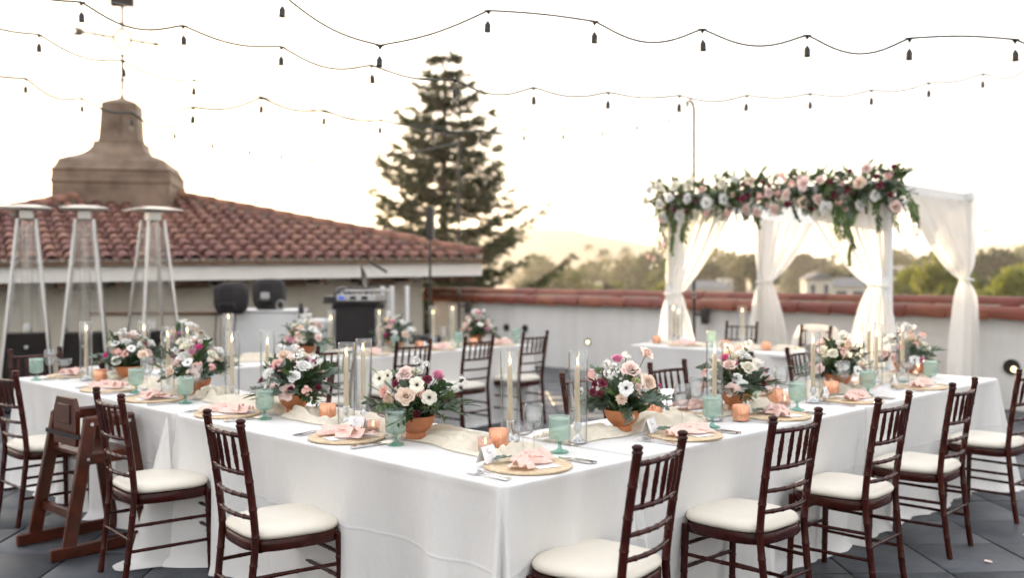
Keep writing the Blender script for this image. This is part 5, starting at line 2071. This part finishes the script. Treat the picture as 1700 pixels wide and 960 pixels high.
wine(2.50, 6.97, 'tall clear wine glass at the far left table end')
wine(2.58, 6.93, 'shallow clear coupe glass at the far left table end', 'coupe')
for k, (x, y, lab) in enumerate(((4.22, 3.06, 'mirror silver tumbler behind the second flower bowl of the right row'), (5.02, 3.06, 'mirror silver tumbler right of the second flower bowl of the right row'))):
    t = thing('silver_tumbler', lab, 'cup', (x, y, TZ + .004))
    inst('cup', tumbler_me, t)
for (x, y, wh, h) in (
        (2.77, 3.90, 'left of a close pair on the near left row', .97), (2.98, 4.05, 'right of a close pair on the near left row', .99), (3.00, 3.01, 'at the corner, left of the red rose bowl', .98),
        (3.18, 2.78, 'at the corner, touching the red rose bowl', .97), (2.82, 5.08, 'between second and third flower bowls on the left row', 1.0), (2.78, 5.80, 'behind the third flower bowl on the left row', .98),
        (3.02, 6.02, 'inside the left row before white blooms', 1.0), (2.66, 6.76, 'at the far left end before the heaters', .98), (4.14, 2.72, 'beside the second flower bowl of the right row', .97),
        (5.10, 2.70, 'between second and third flower bowls of the right row', .98), (6.25, 2.86, 'between third and fourth flower bowls, first', .9), (6.40, 2.98, 'between third and fourth flower bowls, second', 1.0),
        (6.52, 2.80, 'between third and fourth flower bowls, third', 1.0), (3.03, 5.05, 'inner side of the left row, between bowls', .9), (4.02, 7.30, 'on the back row, far left', 1.06), (5.02, 7.30, 'on the back row, second', .9),
        (5.45, 7.16, 'on the back row, third', 1.05), (6.38, 7.50, 'on the back row, left of a far pair', .92), (6.50, 7.34, 'on the back row, right of a far pair', 1.06), (3.02, 6.66, 'behind the far left flower bowl', .96),
        (8.40, 6.02, 'on the small canopy table, left pair first', 1.0), (8.32, 5.90, 'on the small canopy table, left pair second', .9), (8.50, 5.26, 'on the small canopy table, right', 1.0)):
    candle(x, y, wh, h)
for (x, y, lab) in ((2.80, 4.10, 'ribbed copper votive cup left of the candle pair on the left row'), (2.86, 2.94, 'ribbed copper votive cup at the near corner'), (3.99, 2.98, 'ribbed copper votive cup right of the red rose bowl'),
                    (4.22, 2.62, 'ribbed copper votive cup behind a goblet, second bowl of the right row'), (4.93, 2.84, 'ribbed copper votive cup between second and third bowls of the right row'), (5.52, 2.80, 'ribbed copper votive cup left of the third bowl of the right row'),
                    (6.10, 2.86, 'ribbed copper votive cup left of the tall candles on the right row'), (7.02, 2.86, 'ribbed copper votive cup at the far end of the right row'), (2.95, 5.88, 'ribbed copper votive cup left of the third bowl of the left row'),
                    (3.00, 4.78, 'ribbed copper votive cup behind the second bowl of the left row'), (2.70, 6.62, 'ribbed copper votive cup near the far left bowl'), (5.95, 7.2, 'ribbed copper votive cup on the back row, left'), (6.60, 7.14, 'ribbed copper votive cup on the back row, right'),
                    (8.22, 6.10, 'ribbed copper votive cup at the left end of the canopy table'), (8.12, 5.22, 'ribbed copper votive cup in the middle of the canopy table'), (8.20, 4.82, 'ribbed copper votive cup at the right of the canopy table')):
    copper(x, y, lab)
for (x, y, lab) in ((2.76, 2.915, 'small pale pink votive beside the copper cup at the near corner'), (2.72, 3.62, 'small pale pink votive behind the place card on the left row'), (3.86, 3.02, 'small pale pink votive by the second copper cup of the right row'),
                    (8.10, 5.02, 'small pale pink votive on the canopy table'), (4.86, 2.74, 'small pale pink votive before the copper cup on the right row')):
    votive(x, y, lab)
# big white blossoms lying on the runner
for k, (x, y, lab) in enumerate(((2.74, 5.22, 'loose white bloom lying on the left runner, middle'), (2.70, 6.44, 'loose white bloom lying on the left runner, far'), (3.80, 2.96, 'loose cream bloom lying on the right runner'))):
    tag(inst('loose_bloom', FL['rose_cream'], None, (x, y, TZ + .055), (.3, .2, k), .045), lab, 'flower')

runner((2.80, 2.68, 0), (2.82, 7.15, 0), 1, 'crumpled ivory gauze runner along the left row')
runner((3.10, 2.86, 0), (7.05, 2.92, 0), 2, 'crumpled ivory gauze runner along the right row')
runner((3.3, 7.26, 0), (7.15, 7.28, 0), 3, 'crumpled ivory gauze runner along the back row')
runner((8.25, 6.18, 0), (8.30, 4.55, 0), 4, 'ivory gauze runner on the small table below the canopy', .26)
# ------------------------------------------------------------------ draped wedding canopy
XF, XB, CY0, CY1, CZ = 9.10, 11.05, 4.06, 6.56, 2.275
def canopy():
    t = thing('wedding_canopy', 'white framed wedding canopy with tied back ivory drapes', 'canopy')
    w = .085
    for (x, y) in ((XF, CY0), (XB, CY0), (XF, CY1), (XB, CY1)):
        MB().box((x - w / 2, y - w / 2, 0), (x + w / 2, y + w / 2, CZ - .003), bev=.006).build('post', M['white_paint'], t)
        MB().box((x - .16, y - .16, .001), (x + .16, y + .16, .02), bev=.004).build('base_plate', M['white_paint'], t)
    for (p, q) in (((XF, CY0 - .10), (XF, CY1 + .10)), ((XB, CY0 - .10), (XB, CY1 + .10))):
        MB().bar((p[0], p[1], CZ + .048), (q[0], q[1], CZ + .048), .075, .095, .006).build('beam', M['white_paint'], t)
    for y in (CY0, CY1):
        MB().bar((XF + .045, y, CZ + .040), (XB - .045, y, CZ + .040), .070, .088, .006).build('beam', M['white_paint'], t)

    def curtain(px, py, dx, dy, W, ztie, seed, side, fa=1.0):
        """hangs from the post (px, py) along (dx, dy) for W metres, tied to the post at ztie; side: normal offset"""
        rn = random.Random(seed)
        nx, ny = -dy * side, dx * side
        ph = [rn.uniform(0, 6.28) for _ in range(4)]
        vt = (CZ - ztie) / CZ
        def f(u, v):
            z = CZ - CZ * v
            if v < vt:
                q = v / vt
                k = 1 - q
                wid = .16 + (W - .16) * (k ** .62 * .55 + .45 * k ** 1.5)
                st = -.02 - .07 * (1 - q)
                sag = 0
            else:
                q = (v - vt) / (1 - vt)
                wid = .18 + .42 * min(1, q * 1.6) ** .7
                st = -.02 - .15 * min(1, q * 1.6) ** .7
            pinch = math.exp(-((v - vt) / .05) ** 2)
            s = st + u * wid
            if v < vt:     # the free edge swoops: inner cloth hangs lower than the straight line
                z -= .10 * math.sin(PI * v / vt) * u ** 2
            fold = math.sin(u * 40 + ph[0] + 1.5 * v) * .6 + math.sin(u * 23 + ph[1]) * .5 + .35 * math.sin(u * 71 + ph[2])
            amp = (.020 if v < vt else .028) * (1 - .75 * pinch) * (.5 + .5 * min(1, 4 * v + .3)) * fa
            off = .055 + amp * fold - .03 * pinch
            return (px + dx * s + nx * off, py + dy * s + ny * off, max(.006, z))
        b = MB()
        b.grid(f, 110, 70)
        c = b.build('drape', M['drape'], t, True, None)
        tb = MB()
        tz = ztie
        tb.tube([(px + dx * (.06 + .10 * math.cos(a)) + nx * (.05 + .055 * math.sin(a)), py + dy * (.06 + .10 * math.cos(a)) + ny * (.05 + .055 * math.sin(a)), tz + .005 * math.sin(2 * a)) for a in [2 * PI * k / 20 for k in range(21)]], .012, 6)
        tb.build('tie', M['drape'], c)
    curtain(XF, CY0, 0, 1, .98, 1.37, 1, 1)
    curtain(XF, CY1, 0, -1, 1.02, 1.26, 2, -1)
    curtain(XB, CY1, 0, -1, .98, 1.38, 3, -1)
    curtain(XB, CY0, -1, 0, 1.75, 1.42, 4, 1, 2.0)
    # ceiling swag
    b = MB()
    def f(u, v):
        x = XF + (XB - XF) * u
        y = CY0 + (CY1 - CY0) * v
        sag = .22 * math.sin(PI * u) ** .8 * (.4 + .6 * math.sin(PI * v)) + .10 * math.sin(PI * v)
        return (x, y, CZ + .10 - sag + .012 * math.sin(v * 50 + 3 * u))
    b.grid(f, 40, 70)
    b.build('ceiling_swag', M['drape'], t, True, None)


canopy()


def garland():
    rn = random.Random(88)
    t = thing('floral_garland', 'lush floral garland with trailing vines along the canopy front beam', 'garland', (XF, 0, CZ + .03))
    Y0, Y1 = CY0 - .18, CY1 + .18
    def pos(u):            # u 0 left end of view (CY1) .. 1 right end (CY0)
        return Y1 + (Y0 - Y1) * u
    # dense greenery all round the beam
    for k in range(600):
        u = rn.random()
        thick = .9 + .12 * math.sin(u * 9)
        a = rn.uniform(0, 6.28)
        d = Vector((math.cos(a) * .8 - .35, rn.uniform(-.9, .9), math.sin(a) * .8 - .05)).normalized()
        kind = rn.choice(('ruscus', 'ruscus', 'fine', 'euc', 'fine', 'fine'))
        sp = put_sprig(t, kind, Vector((rn.uniform(-.13, .05), pos(u), rn.uniform(-.13, .12))), d, rn.uniform(.14, .23) * thick, rn)
        if kind == 'ruscus' and rn.random() < .75:
            sp.material_slots[0].link = 'OBJECT'
            sp.material_slots[0].material = M['greenery']
    seq = ['rose_blush', 'rose_peach', 'ran_wine', 'rose_white', 'clu_coral', 'rose_blush', 'ran_wine', 'ran_blush', 'rose_cream', 'rose_blush', 'rose_wine', 'rose_peach', 'clu_coral', 'ran_wine']
    done = []
    made, tries = 0, 0
    while made < 70 and tries < 4000:
        tries += 1
        u = rn.uniform(.0, 1.0)
        h = rn.uniform(-.20, .17)
        p = Vector((-.205 - rn.uniform(-.02, .05) + .9 * h * h, pos(u), h))
        kind = seq[made % len(seq)] if u > .38 else rn.choice(('rose_white', 'rose_cream', 'rose_white', 'clu_coral', 'ran_wine', 'rose_blush', 'rose_cream'))
        r = {'rose': rn.uniform(.055, .078), 'ran_': rn.uniform(.028, .036), 'clu_': rn.uniform(.045, .06), 'sto_': rn.uniform(.055, .07)}[kind[:4]]
        if kind == 'rose_wine':
            r *= .62
        if any((p - o).length < (r + rr) * .95 for o, rr in done):
            continue
        put_flower(t, kind, p, (-1, rn.uniform(-.35, .35), h * 2.2 + .1), r, rn)
        done.append((p, r))
        made += 1
    for k in range(9):       # loose blossoms tumbling down the left corner
        p = Vector((-.20 + rn.uniform(-.05, .03), pos(rn.uniform(-.01, .09)), -.18 - .07 * k + rn.uniform(-.03, .03)))
        put_flower(t, rn.choice(('clu_coral', 'ran_blush', 'rose_cream', 'clu_coral')), p, (-1, .3, rn.uniform(-.3, .3)), rn.uniform(.03, .048), rn)
    # sprays reaching up
    for k in range(34):
        u = rn.uniform(.02, 1)
        put_sprig(t, rn.choice(('fine', 'fine', 'ruscus')), Vector((-.05, pos(u), .10)), Vector((rn.uniform(-.4, .2), rn.uniform(-.8, .8), rn.uniform(.2, .8))), rn.uniform(.13, .23), rn)
    # hanging vines: chains of sprigs
    def vine(u, L, dy, kinds=('ruscus', 'fine'), n=1, x0=-.17):
        for q in range(n):
            p = Vector((x0 + rn.uniform(-.04, .04), pos(u) + rn.uniform(-.06, .06), -.12))
            left = L * rn.uniform(.75, 1.05)
            while left > 0:
                d = Vector((rn.uniform(-.12, .12), dy + rn.uniform(-.25, .25), -1)).normalized()
                l = rn.uniform(.15, .21)
                vs_ = put_sprig(t, rn.choice(kinds), p, d, l * 1.1, rn, rn.uniform(0, 6))
                vs_.material_slots[0].link = 'OBJECT'
                vs_.material_slots[0].material = M['greenery'] if rn.random() < .7 else M['ruscus']
                p = p + d * l * .75
                left -= l * .75
    vine(.05, .56, .06, ('fine', 'fine', 'fine', 'ruscus'), 3)
    vine(.11, .40, .03, ('fine', 'ruscus'), 2)
    vine(.20, .22, .15, ('fine', 'ruscus'), 2)
    vine(.62, .14, 0, ('fine', 'euc'), 1)
    vine(.78, .24, -.10, ('ruscus',), 1)
    vine(.84, .52, -.12, ('ruscus', 'fine'), 2)
    vine(.955, .22, 0, ('ruscus',), 2)
    vine(1.02, .22, -.2, ('fine', 'ruscus'), 2)
    vine(.48, .14, 0, ('fine',), 3)


garland()


# ------------------------------------------------------------------ festoon lights
conn_me = MB().box((-.026, -.005, -.006), (.026, .005, .004), bev=.003).add([(-.014, -.004, -.005), (.014, -.004, -.005), (.004, -.004, -.024), (-.004, -.004, -.024), (-.014, .004, -.005), (.014, .004, -.005), (.004, .004, -.024), (-.004, .004, -.024)],
        [(0, 3, 2, 1), (4, 5, 6, 7), (0, 4, 7, 3), (1, 2, 6, 5), (3, 7, 6, 2)]).mesh('connector', M['black'])
cord_me = MB().tube([(0, 0, -.022), (.001, 0, -.05), (0, 0, -.070)], .0018, 5).mesh('drop_cord', M['cable'])
sock_me = MB().lathe([(.0005, -.062), (.006, -.064), (.009, -.070), (.0165, -.082), (.0175, -.088), (.0175, -.118), (.019, -.121), (.019, -.126), (.0005, -.126)], 16).mesh('socket', M['black'])
bulb_me = MB().lathe([(.011, -.126), (.0125, -.134), (.019, -.146), (.0235, -.160), (.0225, -.174), (.016, -.186), (.006, -.192), (.0005, -.193)], 18).mesh('bulb', M['bulbglass'])
fil_me = MB().tube([(-.004, 0, -.130), (-.005, 0, -.160), (0, 0, -.166), (.005, 0, -.160), (.004, 0, -.130)], .0008, 4).mesh('filament', M['wire'])


def festoon(lamps, label, sags, wire=None, tail=None, head=None):
    """lamps: list of (lateral, depth, z) of the connectors"""
    P = [C(*l) for l in lamps]
    t = thing('string_light', label, 'string lights', P[0], None, 'festoon light strings')
    o = P[0]
    pts = []
    Q = ([C(*head)] if head else []) + P + ([C(*tail)] if tail else [])
    for k in range(len(Q) - 1):
        a, b = Q[k], Q[k + 1]
        sg = sags[k % len(sags)]
        for q in range(12):
            u = q / 12
            # cable leaves a connector level and dips between
            h = sg * (4 * u * (1 - u)) ** 1.25
            p = a.lerp(b, u)
            pts.append(p - o - Vector((0, 0, h)))
    pts.append(Q[-1] - o)
    MB().tube(pts, 0.0060 * max(1.0, lamps[len(lamps) // 2][1] / 6.2), 6).build('cable', M['cable'], t)
    if wire:
        W = [C(*w) - o for w in wire]
        wp = []
        for k in range(len(W) - 1):
            for q in range(10):
                wp.append(W[k].lerp(W[k + 1], q / 10))
        wp.append(W[-1])
        MB().tube(wp, .0022, 5).build('support_wire', M['wire'], t)
    for k, p in enumerate(P):
        nb = Q[min(len(Q) - 1, k + 2)] - p if k + 1 < len(Q) else p - Q[k - 1]
        rz = math.atan2(nb.y, nb.x)
        h = inst('lamp_holder', conn_me, t, p - o, (0, 0, rz))
        s = (rng.uniform(-.06, .06), rng.uniform(-.06, .06), 0)
        inst('drop_cord', cord_me, h)
        inst('socket', sock_me, h, None, s)
        inst('bulb', bulb_me, h, None, s)
        inst('filament', fil_me, h, None, s)
        MB_hook = inst('hook', HOOK, h)


HOOK = MB().tube([(0, 0, .003), (0, 0, .018), (.004, 0, .024), (0, 0, .028), (-.004, 0, .024)], .0016, 4).mesh('hook', M['wire'])


def lat(px, y, d):
    return ((px - 850) / 1624 * d, d, 1.5 + (452 - y) / 1624 * d)


dA = 5.68
A = [lat(px, y, dA) for px, y in ((470, -8), (631, 75), (811, 17), (987, 35), (1166, 48), (1340, 58), (1510, 63), (1685, 65), (1860, 62))]
festoon(A, 'nearest string of bulbs dipping across the upper right sky', (.10, .05, .03, -.01, .10, .08, .10, -.015), wire=(lat(470, -38, dA), lat(987, 28, dA), lat(1860, 66, dA), lat(3300, -60, dA)), head=lat(-300, -260, dA), tail=lat(3300, -60, dA))


def along(pxs, p0, d0, p1, d1):
    """connectors on a straight line in plan: 1/depth runs linearly across the picture"""
    r = []
    for px, y in pxs:
        u = (px - p0) / (p1 - p0)
        d = 1 / ((1 - u) / d0 + u / d1)
        r.append(lat(px, y, d))
    return r


Bp = [(-40, -40), (135, 3), (304, 42), (467, 77), (617, 108), (755, 132), (886, 145), (1010, 153), (1128, 158), (1240, 158), (1345, 155), (1447, 149), (1542, 137), (1632, 122), (1718, 104)]
Bl = along(Bp, 220, 6.29, 1680, 8.97)
festoon(Bl, 'second string of bulbs running from upper left to far right', (.09, .04, .09, .05, .08, .04, .08, .05, .03, .05, .03, .04, .04, .03), wire=along([(-40, -48), (617, 100), (1128, 150), (1718, 98), (2300, -20)], 220, 6.29, 1680, 8.97), head=lat(-600, -200, 5.4), tail=along([(2300, -10)], 220, 6.29, 1680, 8.97)[0])
Cp = [(-95, 0), (65, 57), (205, 100), (322, 132)]
festoon(along(Cp, 65, 7.1, 322, 8.2), 'string of bulbs crossing in front of the weather vane', (.06, .07, .06), tail=lat(760, 226, 16.6))
Dp = [(-65, 108), (43, 130), (136, 163), (219, 187), (290, 210), (353, 227), (415, 239), (467, 247), (515, 252), (560, 256), (602, 258)]
festoon(along(Dp, 90, 8.8, 537, 12.4), 'string of bulbs passing in front of the cupola', (.03, .08, .05, .06, .05, .05), tail=lat(761, 236, 16.6))
Ep = [(321, 178), (434, 162), (539, 183), (632, 199), (718, 210), (797, 216), (870, 214), (936, 213), (1000, 208), (1057, 199), (1110, 188)]
festoon(along(Ep, 480, 8.4, 1130, 12.9), 'far string of bulbs ending at the hooked black pole', (.05, .05, .05, .04, .02, .04, .04, .05, .04, .03), tail=lat(1146, 172, 13.3), head=lat(222, 186, 17.4))
